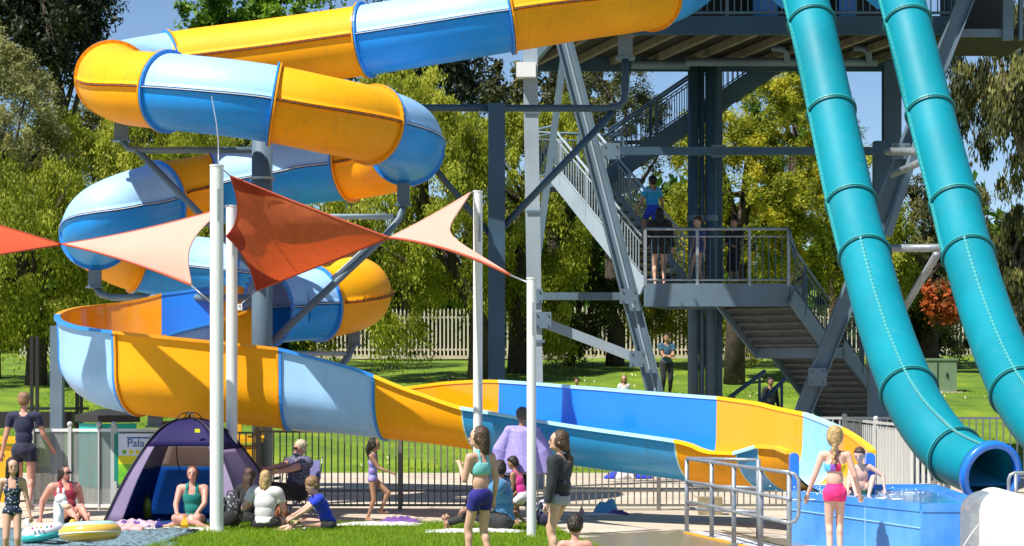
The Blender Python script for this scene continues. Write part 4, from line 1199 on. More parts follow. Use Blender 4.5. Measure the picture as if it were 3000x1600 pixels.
def tree(label, px, d, ytop, ybot, half_px, kind, n=16000, droop=0.5, clumps=110, trunk_px=None, leaf=(0.09, 0.26), depth=None, bark='bark', hollow=0.35, cl_r=0.75, name='tree', group=None, cat='tree', trunk=True, holes=0.0, tr_r=0.28):
    s = FPX / d
    zc1 = W(0, ytop, d).z; zc0 = W(0, ybot, d).z; g = hgt(0, d)
    cx_ = W(px, 0, d).x; rx = half_px / s; rz = (zc1 - zc0) / 2; ry = depth if depth else rx * 0.8; cz = (zc1 + zc0) / 2
    tx = W(trunk_px, 0, d).x if trunk_px is not None else cx_
    root = empty(name, (tx, d, g), label, cat, group)
    # clump centres
    C = []
    while len(C) < clumps:
        v = rng.normal(size=3); v /= np.linalg.norm(v)
        r = rng.uniform(hollow, 1.0) ** 0.5
        q = v * r
        lump = 1 + 0.22 * math.sin(5 * v[0] + 3 * v[2] + px * 0.01) + 0.14 * math.sin(9 * v[2] + 7 * v[0] + px)
        q = q * lump
        if holes and (math.sin(q[0] * 6.1 + px) * math.sin(q[2] * 5.3 + 1.7) > 1 - holes): continue
        C.append((cx_ + q[0] * rx, d + q[1] * ry, cz + q[2] * rz))
    C = np.array(C)
    ctint = rng.uniform(0.05, 0.95, clumps) ** 1.2
    cr = cl_r * rng.uniform(0.6, 1.35, clumps) * min(1.3, max(0.5, rx / 3.2))
    idx = rng.integers(0, clumps, n)
    v = rng.normal(size=(n, 3)); v /= np.linalg.norm(v, axis=1)[:, None]
    rad = rng.uniform(0, 1, n) ** 0.45
    # every clump breaks into a few hanging or spreading sprays
    off = v * (rad * cr[idx])[:, None]
    spray = rng.integers(0, 9, n); key = idx * 9 + spray
    sdir = rng.normal(size=(clumps * 9, 3)); sdir /= np.linalg.norm(sdir, axis=1)[:, None]
    along = rng.uniform(0, 1, n)
    off = off * 0.45 + sdir[key] * (along * cr[idx] * 0.9)[:, None]
    off[:, 2] -= droop * (along ** 1.5) * cr[idx] * 1.9 * rng.uniform(0.5, 1.2, clumps * 9)[key]
    P = C[idx] + off
    # leaf axis: mix of downwards and random
    ax = rng.normal(size=(n, 3)); ax /= np.linalg.norm(ax, axis=1)[:, None]
    ax = ax * (1 - droop * 0.8) + np.array([0, 0, -1.0]) * droop * 1.1
    ax /= np.linalg.norm(ax, axis=1)[:, None]
    onrm = off / (np.linalg.norm(off, axis=1)[:, None] + 1e-6); cen = (C[idx] - np.array([cx_, d, cz])) / np.array([rx, ry, rz])
    sd = np.cross(ax, onrm * .8 + cen * .5 + np.array([0, 0, .35]) + rng.normal(size=(n, 3)) * .45); sd /= (np.linalg.norm(sd, axis=1)[:, None] + 1e-6)
    L = rng.uniform(0.6, 1.3, n)[:, None] * leaf[1]; w = rng.uniform(0.7, 1.3, n)[:, None] * leaf[0]
    P0 = P - ax * L / 2; P1 = P + sd * w / 2; P2 = P + ax * L / 2; P3 = P - sd * w / 2
    tint = np.clip(ctint[idx] * 0.7 + 0.12 + rng.uniform(-0.16, 0.2, n), 0, 1)
    link('crown', quads_mesh('crown', P0, P1, P2, P3, tint), LM[kind], root)
    if trunk:
        b = MB(); r0 = tr_r
        topz = cz + rz * 0.25
        b.tube([(tx, d, g - 0.3), (tx + 0.05, d, g + (topz - g) * 0.3), ((tx + cx_) / 2, d, g + (topz - g) * 0.62), (cx_, d, topz)], [r0 * 1.25, r0, r0 * .8, r0 * .35], 9)
        b.build('trunk', M[bark], root, True)
        for k in range(9):
            j = int(rng.integers(0, clumps)); t = rng.uniform(0.35, 0.9)
            a = Vector((tx + (cx_ - tx) * t, d, g + (topz - g) * t)); c = Vector(C[j]); m = a.lerp(c, 0.5) + Vector((rng.normal(0, .25), rng.normal(0, .2), 0.3))
            MB().tube([a, m, c], [r0 * .42, r0 * .28, r0 * .08], 6).build('limb', M[bark], root, True)
    return root
TG = 'trees beyond the lawn'
T = [
 ('grey-green feathery tree at the left edge of the picture', -30, 62, 60, 620, 250, 'oliv', 15000, .35, 100, None),
 ('weeping yellow-green tree on the far left whose strands reach the lawn', 40, 60, 420, 985, 330, 'weep', 24000, .85, 150, 105),
 ('olive weeping tree right behind the left coils of the slide', 330, 64, 300, 900, 300, 'weep', 24000, .8, 150, None),
 ('weeping tree hidden behind the middle of the coils', 760, 67, 330, 960, 330, 'weep', 18000, .8, 120, None),
 ('broad weeping tree just right of the coils', 1210, 62, 215, 960, 270, 'weep', 30000, .85, 170, 1400),
 ('weeping tree directly behind the light grey tower column', 1540, 65, 270, 950, 230, 'weep', 22000, .8, 130, 1515),
 ('dark leafy tree in the shade of the tower', 1690, 68, 480, 1010, 230, 'hedge', 18000, .4, 110, 1800),
 ('yellowing broad-leaved tree behind the riser pipes', 2190, 62, 265, 830, 230, 'yel', 24000, .35, 150, 2150),
 ('bright green round tree peeping over the yellowing one', 2330, 78, 205, 520, 165, 'green', 12000, .1, 80, None),
 ('olive tree behind the right stair flights', 2450, 66, 420, 960, 230, 'weep', 18000, .6, 120, None),
 ('yellow-green tree between stairs and turquoise tubes', 2080, 70, 560, 1000, 250, 'yel', 15000, .5, 110, None),
 ('thin pale gum showing sky between its twigs beside the raking leg', 1790, 76, 170, 560, 190, 'gum', 7000, .3, 70, None),
 ('mixed olive tree filling the gap below the right tube', 2720, 68, 480, 1010, 190, 'gum', 16000, .7, 110, None),
]
for (lab, px, d, yt, yb, hp, kind, n, dr, cl, tp) in T:
    tree(lab, px, d, yt, yb, hp, kind, int(n * 3.2), dr * .8, int(cl * 1.9), tp, group=TG, hollow=0.62, cl_r=.60, leaf=(.048, .135))
tree('dark gum tree hanging over the top left corner', 120, 74, -230, 230, 235, 'dark', 22000, .5, 95, 560 - 300, group=TG, hollow=0.1, holes=0.3, cl_r=0.95, leaf=(.10, .26))
tree('bright green tree top behind the upper yellow run', 740, 84, -90, 260, 230, 'green', 20000, .1, 110, group=TG, leaf=(.14, .26), hollow=.1)
tree('dark tree behind the upper blue section', 1190, 88, -60, 420, 300, 'dark', 20000, .3, 110, group=TG, leaf=(.12, .26), hollow=.1, holes=.2)
tree('brownish tree beside the notice box', 1620, 84, 120, 520, 200, 'gum', 11000, .3, 80, group=TG, leaf=(.12, .26), hollow=.1, holes=.2)
tree('dark olive tree behind the left coils and the first weeping tree', 480, 82, 150, 640, 330, 'gum', 20000, .4, 120, group=TG, leaf=(.12, .3), hollow=.1)
tree('big dark gum with hanging clumps at the right edge', 3000, 54, -60, 470, 200, 'gum', 17000, .85, 90, 3080, group=TG, leaf=(.05, .22), hollow=.1, bark='bark_l', cl_r=.7)
tree('lower hanging branches of gum leaves at the right edge', 2960, 56, 560, 1000, 150, 'gum', 14000, .9, 80, 3000, group=TG, leaf=(.05, .22), hollow=.1, bark='bark_l', cl_r=.7)
tree('sparse dark gum branch hanging below the tower annex', 2790, 58, 120, 420, 70, 'dark', 2600, .9, 26, group=TG, leaf=(.05, .22), trunk=False, cl_r=.6)
tree('orange flowering shrub under the red-roofed house', 2765, 64, 830, 930, 62, 'red', 6000, .1, 40, name='shrub', cat='shrub', trunk=False, leaf=(.1, .16))
tree('dark green shrub in front of the fence behind the left turquoise tube', 2700, 70, 860, 1070, 70, 'hedge', 6000, .1, 50, name='shrub', cat='shrub', trunk=False)
tree('red-leaved shrub at the far left under the slide arm', 210, 78, 860, 960, 60, 'red', 2500, .1, 40, name='shrub', cat='shrub', trunk=False, leaf=(.1, .16))
# solid dark wood behind everything
def wood():
    n = 70000
    x = rng.uniform(-34, 34, n); y = rng.uniform(88, 96, n)
    top = 8.5 + 1.6 * np.sin(x * 0.35) + 1.2 * np.sin(x * 0.9 + 1) + rng.normal(0, .5, n)
    top = np.where((x > 20.5), top - 2.5, top)
    z = 3.0 + (top - 3.0) * rng.uniform(0, 1, n) ** 0.8
    P = np.stack([x, y, z], 1); ax = rng.normal(size=(n, 3)); ax /= np.linalg.norm(ax, axis=1)[:, None]
    sd = np.cross(ax, rng.normal(size=(n, 3))); sd /= np.linalg.norm(sd, axis=1)[:, None]
    L = .30; w = .2
    o = link('distant_wood', quads_mesh('distant_wood', P - ax * L, P + sd * w, P + ax * L, P - sd * w, np.clip(0.4 + 0.4 * np.sin(x * 1.7) * np.sin(z * 1.3) + rng.normal(0, .2, n), 0, 1)), LM['green'])
    tag(o, 'dark mass of distant trees closing the view behind the lawn', 'wood', kind='stuff')
wood()
for px, d, w in ((1400, 61, .42), (1515, 63, .5), (2152, 66, .5)):
    pass

# ================================================================== LEFT BACKGROUND
sh = empty('picnic_shelter', (W(165, 0, 44).x, 44, 0), 'dark picnic shelter with grey post left behind the slide', 'shelter')
a = W(168, 955, 44); MB().beam((a.x, 44, 0), (a.x, 44, a.z), 0.26, 0.26, Yv).build('post', M['steel'], sh)
for px, y0 in ((93, 985), (109, 985), (226, 1150), (238, 1150)):
    a = W(px, y0, 44.5); MB().beam((a.x, 44.5, 0), (a.x, 44.5, a.z), 0.07, 0.07, Yv).build('post', M['black'], sh)
MB().beam(W(60, 1197, 44.5), W(260, 1197, 44.5), 0.05, 0.06).build('rail', M['black'], sh)
MB().box(W(110, 1230, 44.6), (1.6, 0.5, 0.35)).build('bench', M['black'], sh)
# teal bin enclosure
kd = 38.0
ko = empty('bin_enclosure', (W(315, 0, kd).x, kd, 0), 'teal panelled box with dark hipped roof behind the clear fence', 'enclosure')
z1 = W(0, 1237, kd).z
a, b_, c_ = W(235, 0, kd + .5), W(292, 0, kd - .3), W(398, 0, kd + 0.2)
for p, q, nm in ((a, b_, 'side_panel'), (b_, c_, 'front_panel')):
    MB().beam((p.x, p.y, z1 / 2), (q.x, q.y, z1 / 2), 0.05, z1 - 0.05).build(nm, M['teal'], ko)
MB().box((b_.x + .01, b_.y - 0.02, z1 / 2), (0.06, 0.06, z1)).build('corner_post', M['black'], ko)
v = [(a.x - .1, kd + .5, z1), (b_.x, kd - .45, z1), (c_.x + .1, kd + .1, z1), (c_.x - .2, kd + 1.4, z1)]
vv = v + [(x, y, z1 + .13) for x, y, z in v] + [((a.x + b_.x) / 2 + .1, kd + .5, z1 + .24), (c_.x - .25, kd + .6, z1 + .24)]
link('roof', mesh_from('roof', vv, [(3, 2, 1, 0), (0, 1, 5, 4), (1, 2, 6, 5), (2, 3, 7, 6), (3, 0, 4, 7), (4, 5, 8), (5, 6, 9, 8), (6, 7, 9), (7, 4, 8, 9)]), M['dark'], ko)
# green service cabinet behind the turquoise slides
gc = empty('service_cabinet', (W(2760, 0, 58).x, 58, 1.7), 'olive green service cabinet on the lawn between the turquoise tubes', 'cabinet')
M['cab'] = mat('olive_cabinet', (0.16, 0.24, 0.14), 0.6, var=.1)
p = W(2762, 1055, 58); MB().box((p.x, 58.3, p.z - .45), (.80, .6, .9)).box((p.x, 58.3, p.z + .02), (.86, .66, .06)).build('cabinet_body', M['cab'], gc)
MB().box((p.x - .15, 57.985, p.z - .45), (.02, .02, .8)).box((p.x + .12, 57.98, p.z - .42), (.05, .03, .12)).build('door_seam', M['dark'], gc)
MB().box((p.x, 58.3, p.z - .95), (1.1, .8, .12)).build('plinth', M['conc'], gc)

# poster
sg = empty('event_poster', (W(398, 0, 31.22).x, 31.2, 0), 'colourful event poster hung on the fence beside the tent', 'poster')
def ptex():
    m = bpy.data.materials.new('poster_print'); m.use_nodes = True
    return m
pa_, pb_ = W(347, 1262, 31.2), W(455, 1262, 31.2); zt_ = 1.17; zb_ = W(0, 1410, 31.2).z
pc = (pa_.x + pb_.x) / 2; pw = pb_.x - pa_.x
M['p_white'] = mat('poster_sky', (0.55, 0.66, 0.86), 0.5, col2=(0.8, 0.82, 0.88), scale=2)
M['p_yel'] = mat('poster_yellow', (0.75, 0.70, 0.01), 0.5)
M['p_grn'] = mat('poster_green', (0.05, 0.42, 0.02), 0.5, col2=(0.30, 0.60, 0.02), scale=5)
M['p_txt'] = mat('poster_ink', (0.02, 0.08, 0.32), 0.5)
M['p_teal'] = mat('banner_teal', (0.0, 0.22, 0.16), 0.5)
MB().box((pc, 31.2, (zt_ + zb_) / 2), (pw, 0.006, zt_ - zb_)).build('poster_sheet', M['p_white'], sg)
MB().box((pc, 31.194, zt_ - 0.40), (pw, 0.004, 0.13)).build('print_band', M['p_yel'], sg)
MB().box((pc, 31.193, zt_ - 0.62), (pw, 0.004, 0.31)).build('print_field', M['p_grn'], sg)
MB().box((pa_.x - 0.035, 31.2, (zt_ + zb_) / 2), (0.06, 0.006, zt_ - zb_)).build('teal_edge', M['p_teal'], sg)
for k in range(5): MB().ell((pa_.x + .09 + .10 * k, 31.195, zt_ - .28), (.035, .004, .035)).build('print_dot', M['p_yel'] if k else M['p_grn'], sg)
def text(s, loc, size, mt, par, ext=0.001):
    cu = bpy.data.curves.new('lettering', 'FONT'); cu.body = s; cu.size = size; cu.extrude = ext; cu.align_x = 'LEFT'
    o = bpy.data.objects.new('lettering', cu); cu.materials.append(mt); scene.collection.objects.link(o)
    me = bpy.data.meshes.new_from_object(o.evaluated_get(bpy.context.evaluated_depsgraph_get())); bpy.data.objects.remove(o)
    return link('lettering', me, mt, par, loc=loc, rot=(math.pi / 2, 0, 0))
text('Pala', (pa_.x + .13, 31.19, zt_ - .2), 0.17, M['p_txt'], sg)
text('DAYS AT OUR', (pa_.x + .11, 31.19, zt_ - .085), 0.06, M['p_txt'], sg) if False else MB().box((pa_.x + .34, 31.193, zt_ - .065), (.42, .003, .022)).build('print_line', M['p_txt'], sg)
# yellow bins
def bin_(px, d, ytop, label, w=.34):
    p = W(px, ytop, d)
    root = empty('bin', (p.x, d, 0), label, 'bin')
    b = MB()
    v = [(-.38, -.3, 0), (.38, -.3, 0), (.38, .3, 0), (-.38, .3, 0), (-.5, -.4, .86), (.5, -.4, .86), (.5, .4, .86), (-.5, .4, .86)]
    b.add([(p.x + x * w, d + y * w, z * p.z) for x, y, z in v], [(3, 2, 1, 0), (4, 5, 6, 7), (0, 1, 5, 4), (1, 2, 6, 5), (2, 3, 7, 6), (3, 0, 4, 7)]); b.build('bin_body', M['yellow'], root)
    b = MB(); b.box((p.x, d, p.z * .93), (w * 1.15, w, .07)); b.box((p.x, d + w * .5, p.z * .97), (w * 1.2, .05, .05)); b.build('lid', M['yellow'], root)
bin_(722, 31.9, 1275, 'yellow wheelie bin half hidden behind the right side of the tent', .42)
bin_(15, 33.5, 1278, 'yellow bin at the left edge behind the man in navy', .5)
bar_ = empty('yellow_post', (W(700, 0, 32.6).x, 32.6, 0), 'short yellow post standing behind the tent', 'post')
a = W(700, 1235, 32.6); MB().box((a.x, 32.6, a.z / 2), (.09, .09, a.z)).build('shaft', M['yellow'], bar_)
# ================================================================== TANK, RAILING, SMALL FIXTURES
zt_t = 0.60
M['film'] = mat('wet_blue_floor', (0.06, 0.30, 0.78), 0.12, col2=(0.14, 0.42, 0.86), scale=3, coat=.6, bump=.3, bscale=9)
A0 = W(2318, 0, 24.85); A1 = W(2698, 0, 22.15); A2 = W(2905, 0, 22.15); 
tank = empty('landing_tank', (A0.x, A0.y, 0), 'glossy blue landing tank that the open chute empties into', 'pool')
v2 = [(A0.x, A0.y), (A1.x, A1.y), (A2.x, A2.y), (A2.x + .3, 26.6), (W(2330, 0, 26.3).x, 26.3)]
def prism(poly, z0, z1):
    n = len(poly)
    return [(x, y, z0) for x, y in poly] + [(x, y, z1) for x, y in poly], [tuple(range(n))[::-1], tuple(range(n, 2 * n))] + [(i, (i + 1) % n, n + (i + 1) % n, n + i) for i in range(n)]
v, f = prism(v2, 0.0, zt_t - 0.05); link('tank_shell', mesh_from('tank_shell', v, f), M['tank'], tank)
cx_ = sum(p[0] for p in v2) / 5; cy_ = sum(p[1] for p in v2) / 5
for i in range(5):
    a = Vector((*v2[i], zt_t - .02)); b = Vector((*v2[(i + 1) % 5], zt_t - .02))
    if i == 4: continue
    d = (b - a).normalized(); nrm = Vector((d.y, -d.x, 0))
    MB().beam(a - nrm * .05 + d * .01, b - nrm * .05 - d * .01, 0.12, 0.09).build('tank_rim', M['tank'], tank)
inner = [(cx_ + (x - cx_) * .96, cy_ + (y - cy_) * .96) for x, y in v2]
v, f = prism(inner, zt_t - .06, zt_t - 0.015); link('water_film', mesh_from('water_film', v, f), M['film'], tank)
d01 = (A1 - A0); d01.z = 0; n01 = Vector((d01.y, -d01.x, 0)).normalized() * 0.006
for t in (0.30, 0.60):
    a = A0 + d01 * t; MB().beam(Vector((a.x, a.y, 0.02)) + n01, Vector((a.x, a.y, zt_t - .08)) + n01, 0.012, 0.012).build('shell_joint', M['grout'], tank)
MB().beam(Vector((A0.x, A0.y, .40)) + n01, Vector((A1.x, A1.y, .36)) + n01, 0.012, 0.012).build('shell_joint', M['grout'], tank)
# splash of water where the slider arrives
sp = MB()
for k in range(60):
    t = rng.uniform(0, 1); px = 2360 + rng.normal(0, 45) if k % 2 else 2640 + rng.normal(0, 60)
    p = W(px, 1440, rng.uniform(23.6, 25.0)); p.z = zt_t + abs(rng.normal(0, .05))
    sp.ell(p, float(rng.uniform(.003, .011)), nu=6, nv=4)
o = sp.build('splash', M['foam'], None, True); tag(o, 'white water droplets splashing on the blue tank surface', 'water', kind='stuff')
fm = MB()
for k in range(12):
    px = rng.choice([2400, 2620]) + rng.normal(0, 50); p = W(px, 1440, rng.uniform(23.4, 25.2)); p.z = zt_t - .008
    fm.ell(p, (float(rng.uniform(.02, .09)), float(rng.uniform(.02, .07)), .008), nu=8, nv=5)
o = fm.build('foam', M['foam'], None, True); tag(o, 'patches of white foam floating in the blue tank', 'water', kind='stuff')

# zig-zag handrail in front
rr = empty('handrail', (W(2012, 0, 26.5).x, 26.5, 0), 'grey galvanised three-rail handrail in front of the chute exit', 'railing')
posts = [(2012, 26.5), (2085, 25.55), (2150, 24.4), (2228, 23.4), (2312, 22.4)]
for px, d in posts:
    p = W(px, 0, d); MB().cyl((p.x, d, 0), (p.x, d, .95), .028 if px != 2228 else .034, n=14).build('post', M['galv'], rr, True)
    MB().cyl((p.x, d, 0.004), (p.x, d, .02), .06, n=14).build('foot_plate', M['galv'], rr)
P_ = [W(px, 0, d) for px, d in posts]
for z, nm in ((.95, 'top_rail'), (.66, 'middle_rail'), (.40, 'low_rail')):
    pts = [Vector((p.x, p.y - .03, z)) for p in P_]
    if z == .95 or z == .40:
        pass
    MB().tube(pts, .022, 12).build(nm, M['galv'], rr, True)
e = P_[-1]
MB().tube([Vector((e.x, e.y - .03, .95)), Vector((e.x + .06, e.y - .04, .93)), Vector((e.x + .095, e.y - .05, .87)), Vector((e.x + .10, e.y - .05, .68)), Vector((e.x + .095, e.y - .05, .49)), Vector((e.x + .06, e.y - .04, .42)), Vector((e.x, e.y - .03, .40))], .022, 12).build('end_loop', M['galv'], rr, True)
bk = W(2222, 0, 25.6)
MB().cyl((bk.x, 25.6, 0), (bk.x, 25.6, .98), .03, n=14).build('post', M['galv'], rr, True)
for z in (.97, .62, .32):
    MB().tube([Vector((P_[0].x, 26.5, z - .01)), Vector((bk.x, 25.6, z))], .022, 12).build('back_rail', M['galv'], rr, True)
# channel drain with yellow edge line
dr = empty('channel_drain', tuple(W(2100, 1580, 25)), 'white slotted drain with a yellow edge line beside the handrail feet', 'drain')
dr.location.z = 0
a = Vector((P_[0].x - .05, 26.5, 0)); b = Vector((P_[3].x + .25, 22.6, 0)); dd = (b - a).normalized(); nn = Vector((dd.y, -dd.x, 0))
MB().beam(a - nn * 0.02 + Vector((0, 0, .006)), b - nn * 0.02 + Vector((0, 0, .006)), .05, .012).build('edge_line', M['yellow'], dr)
MB().beam(a - nn * .22 + Vector((0, 0, .003)), b - nn * .22 + Vector((0, 0, .003)), .30, .006).build('channel', M['dark'], dr)
bar = MB().box((0, 0, 0), (.29, .035, .012)); me = mesh_from('grate_bar', bar.v, bar.f); me.materials.append(M['white'])
L = (b - a).length; n_ = int(L / .055)
for k in range(n_):
    c = a - nn * .22 + dd * (L * (k + .5) / n_); link('grate_bar', me, None, dr, loc=(c.x, c.y, .012), rot=(0, 0, math.atan2(nn.y, nn.x)))
# sandstone footing blocks
M['stone'] = mat('sandstone_block', (0.30, 0.24, 0.14), .85, var=.25, scale=5, bump=.4, bscale=20)
for px, w, lab in ((2068, .22, 'smaller left sandstone block under the chute'), (2098, .16, 'right sandstone block under the chute')):
    p = W(px, 1480, 30.2); o = MB().box((p.x, 30.2, .13), (w, .3, .26)).build('stone_block', M['stone'], None); tag(o, lab, 'block')
# white barrel hood lower right
brl = empty('cover_roller', tuple(W(2950, 1600, 20.5)), 'white rounded roller hood cut off by the lower right corner', 'roller')
M['vinyl'] = mat('white_vinyl', (0.78, 0.77, 0.75), .45, bump=.1, bscale=6)
p = W(2895, 1600, 20.5); ca = W(2940, 1570, 20.5)
pr = []
for k in range(17):
    a_ = math.pi * k / 16; pr.append((-math.cos(a_) * .235, math.sin(a_) * .235 + .0))
pr = [(-.235, -.55)] + pr + [(.235, -.55)]
c = W(2948, 1508, 20.5)
vs = [(c.x + x, 20.3, c.z + z) for x, z in pr] + [(c.x + x * 1.0 + .05, 21.3, c.z + z) for x, z in pr]
n = len(pr); fs = [tuple(range(n)), tuple(range(n, 2 * n))[::-1]] + [(i, n + i, n + (i + 1) % n, (i + 1) % n) for i in range(n)]
link('hood', mesh_from('hood', vs, fs), M['vinyl'], brl)
vs = [(c.x + x * 1.02 - .07, 20.75, c.z - .02 + z * .96) for x, z in pr] + [(c.x + x * 1.02 - .07, 21.2, c.z - .02 + z * .96) for x, z in pr]
link('mesh_band', mesh_from('mesh_band', vs, fs), M['galv'], brl)
w_ = empty('tie_cord', tuple(W(2820, 1600, 20.3)), 'thin pale cord running down from the white roller hood', 'cord')
MB().tube([W(2872, 1530, 20.3), W(2845, 1565, 20.2), W(2815, 1612, 20.1)], .006, 6).build('cord', M['seal'], w_, True)
gr = empty('grab_rail', (W(2970, 0, 24.0).x, 24, 0), 'short grey grab rail by the right picture edge', 'railing')
pts = [W(2955, 1470, 24.0), W(2955, 1405, 24.0), W(2960, 1392, 24.0), W(2972, 1386, 24.0), W(3080, 1386, 24.0)]
MB().tube([Vector((pts[0].x, 24, .3))] + pts, .022, 12).build('rail', M['galv'], gr, True)
p = W(2976, 1386, 24.0); MB().cyl((p.x, 24, .3), p, .022, n=12).build('post', M['galv'], gr, True)

# ================================================================== TENT
M['tent_top'] = mat('tent_indigo', (0.016, 0.011, 0.085), .7, spec=.25, var=.12, scale=2, bump=.15, bscale=5, transl=((0.04, .03, .2), .08))
M['tent_lav'] = mat('tent_lavender', (0.30, 0.235, 0.40), .6, var=.08, scale=3, bump=.12, bscale=6, transl=((.4, .3, .5), .25))
M['tent_grey'] = mat('tent_grey_lining', (0.55, 0.50, 0.48), .7, var=.05, bump=.12, bscale=5, transl=((.75, .66, .62), .6))
M['tent_blue'] = mat('tent_blue_lining', (0.10, 0.24, 0.48), .65, var=.1, scale=2, bump=.15, bscale=5, transl=((.12, .35, .80), .75))
M['tent_navy'] = mat('tent_navy_lining', (0.05, 0.15, 0.42), .65, var=.1, scale=2, transl=((.05, .18, .60), .7))
tent = empty('beach_tent', (W(540, 0, 28.6).x, 28.6, 0), 'pop-up beach tent in indigo and lavender with open blue front', 'tent')
hub = W(555, 1226, 28.9)
corners = {'fl': W(303, 0, 28.0), 'fr': W(716, 0, 28.0), 'br': W(835, 0, 29.9), 'bl': W(430, 0, 30.0)}
for k in corners: corners[k].z = 0.02
def rib(cn, t, bulge=.25):
    c = corners[cn]
    PR = ((0, 0), (.20, .03), (.37, .12), (.53, .28), (.77, .60), (1, 1))
    x = t * 5; i = min(4, int(x)); fr = x - i
    q = catmull([list(a_) for a_ in PR], i + fr)
    return Vector((hub.x + (c.x - hub.x) * q[0], hub.y + (c.y - hub.y) * q[0], hub.z + (c.z - hub.z) * q[1]))
def panel(nm, cn1, cn2, t0, t1, mt, s0=0.0, s1=1.0, belly=-.04, nu=10, nv=10, off=0.0):
    vs = []
    for i in range(nu + 1):
        t = t0 + (t1 - t0) * i / nu
        a, b = rib(cn1, t), rib(cn2, t)
        for j in range(nv + 1):
            s = s0 + (s1 - s0) * j / nv
            p = a.lerp(b, s); inw = (Vector((hub.x, hub.y, p.z)) - p); inw.z = 0
            if inw.length > 1e-4: inw.normalize()
            vs.append(p + inw * (4 * s * (1 - s) * t * -belly) + Vector((off, 0, 0)))
    fs = [(i * (nv + 1) + j, (i + 1) * (nv + 1) + j, (i + 1) * (nv + 1) + j + 1, i * (nv + 1) + j + 1) for i in range(nu) for j in range(nv)]
    o = link(nm, mesh_from(nm, vs, fs, True), mt, tent); o.modifiers.new('thick', 'SOLIDIFY').thickness = 0.004
panel('canopy', 'fl', 'fr', 0, .59, M['tent_top']); panel('canopy', 'fr', 'br', 0, .62, M['tent_top']); panel('canopy', 'br', 'bl', 0, .60, M['tent_top']); panel('canopy', 'bl', 'fl', 0, .60, M['tent_top'])
panel('side_strip', 'fl', 'fr', .592, 1, M['tent_lav'], 0, .12); panel('side_strip', 'fl', 'fr', .592, 1, M['tent_lav'], .88, 1)
panel('side_wall', 'fr', 'br', .622, .86, M['tent_lav']); panel('side_wall', 'fr', 'br', .862, 1, M['tent_top'])
panel('side_wall', 'bl', 'fl', .602, 1, M['tent_lav'])
panel('back_wall', 'br', 'bl', .602, .74, M['tent_grey']); panel('back_wall', 'br', 'bl', .742, 1, M['tent_blue'])
panel('lining', 'bl', 'fl', .5, .74, M['tent_grey'], off=.03); panel('lining', 'bl', 'fl', .742, 1, M['tent_navy'], off=.03)
v, f = prism([(corners[k].x, corners[k].y) for k in ('fl', 'fr', 'br', 'bl')], .005, .02); link('floor_sheet', mesh_from('floor_sheet', v, f), M['tent_navy'], tent)
for cn in corners:
    MB().tube([rib(cn, t / 14) + Vector((0, -.015, .012)) for t in range(15)], .011, 6).build('tent_pole', M['black'], tent, True)
b = MB(); b.cyl(hub, hub + Vector((0, 0, .09)), .02, n=8)
for k in range(4):
    a_ = k * math.pi / 2 + .5; q = Vector((math.cos(a_), math.sin(a_), 0))
    b.tube([hub + Vector((0, 0, .09)), hub + q * .12 + Vector((0, 0, .07)), hub + q * .2 + Vector((0, 0, -.01))], .008, 5)
b.build('hub', M['black'], tent, True)
q = W(524, 1312, 28.1)
MB().tube([W(517, 1306, 28.75), W(519, 1350, 28.9), W(528, 1388, 29.2)], .008, 5).build('zip_cord', M['black'], tent)
q = rib('fl', .50).lerp(rib('fr', .50), .82)
MB().box(q + Vector((-.06, -.06, .10)), (.07, .01, .05)).build('logo_patch', M['p_yel'], tent)

# ================================================================== PEOPLE
SK = {'fair': mat('fair_skin', (0.62, 0.36, 0.26), .5, var=.05), 'pale': mat('pale_skin', (0.68, 0.43, 0.33), .5, var=.05), 'tan': mat('tanned_skin', (0.50, 0.27, 0.17), .5, var=.06),
      'olive': mat('olive_skin', (0.38, 0.20, 0.12), .5, var=.06), 'pink': mat('sunned_skin', (0.58, 0.28, 0.21), .5, var=.07)}
HR = {k: mat(k + '_hair', c, .5, col2=tuple(x * .45 for x in c), scale=45, bump=.5, bscale=70) for k, c in
      {'brown': (.10, .055, .03), 'dark': (.028, .018, .012), 'black': (.010, .009, .009), 'blond': (.62, .42, .18), 'white': (.70, .58, .40), 'ginger': (.17, .055, .022), 'sandy': (.34, .19, .085), 'grey': (.17, .13, .11)}.items()}
M['eye'] = mat('eye_dark', (.03, .02, .015), .2); M['lip'] = mat('lips', (.42, .12, .10), .5)
jobs = []      # (object, deferred)
def tmp_remesh(mb, vox, smooth=4):
    me = mesh_from('tmp', mb.v, mb.f); o = bpy.data.objects.new('tmp', me); scene.collection.objects.link(o)
    r = o.modifiers.new('r', 'REMESH'); r.mode = 'VOXEL'; r.voxel_size = vox; r.use_smooth_shade = True
    s = o.modifiers.new('s', 'SMOOTH'); s.factor = .5; s.iterations = smooth
    return o
def ik(a, t, l1, l2, pole):
    a = Vector(a); t = Vector(t); d = t - a; L = d.length
    if L > (l1 + l2) * .995: t = a + d * ((l1 + l2) * .995 / L); d = t - a; L = d.length
    x = (l1 * l1 - l2 * l2 + L * L) / (2 * L); h = math.sqrt(max(0, l1 * l1 - x * x))
    u = d.normalized(); p = Vector(pole); p = p - u * p.dot(u)
    if p.length < 1e-5: p = Vector((0, -1, 0.01)); p = p - u * p.dot(u)
    p.normalize()
    return a + u * x + p * h, t
PEOPLE = []
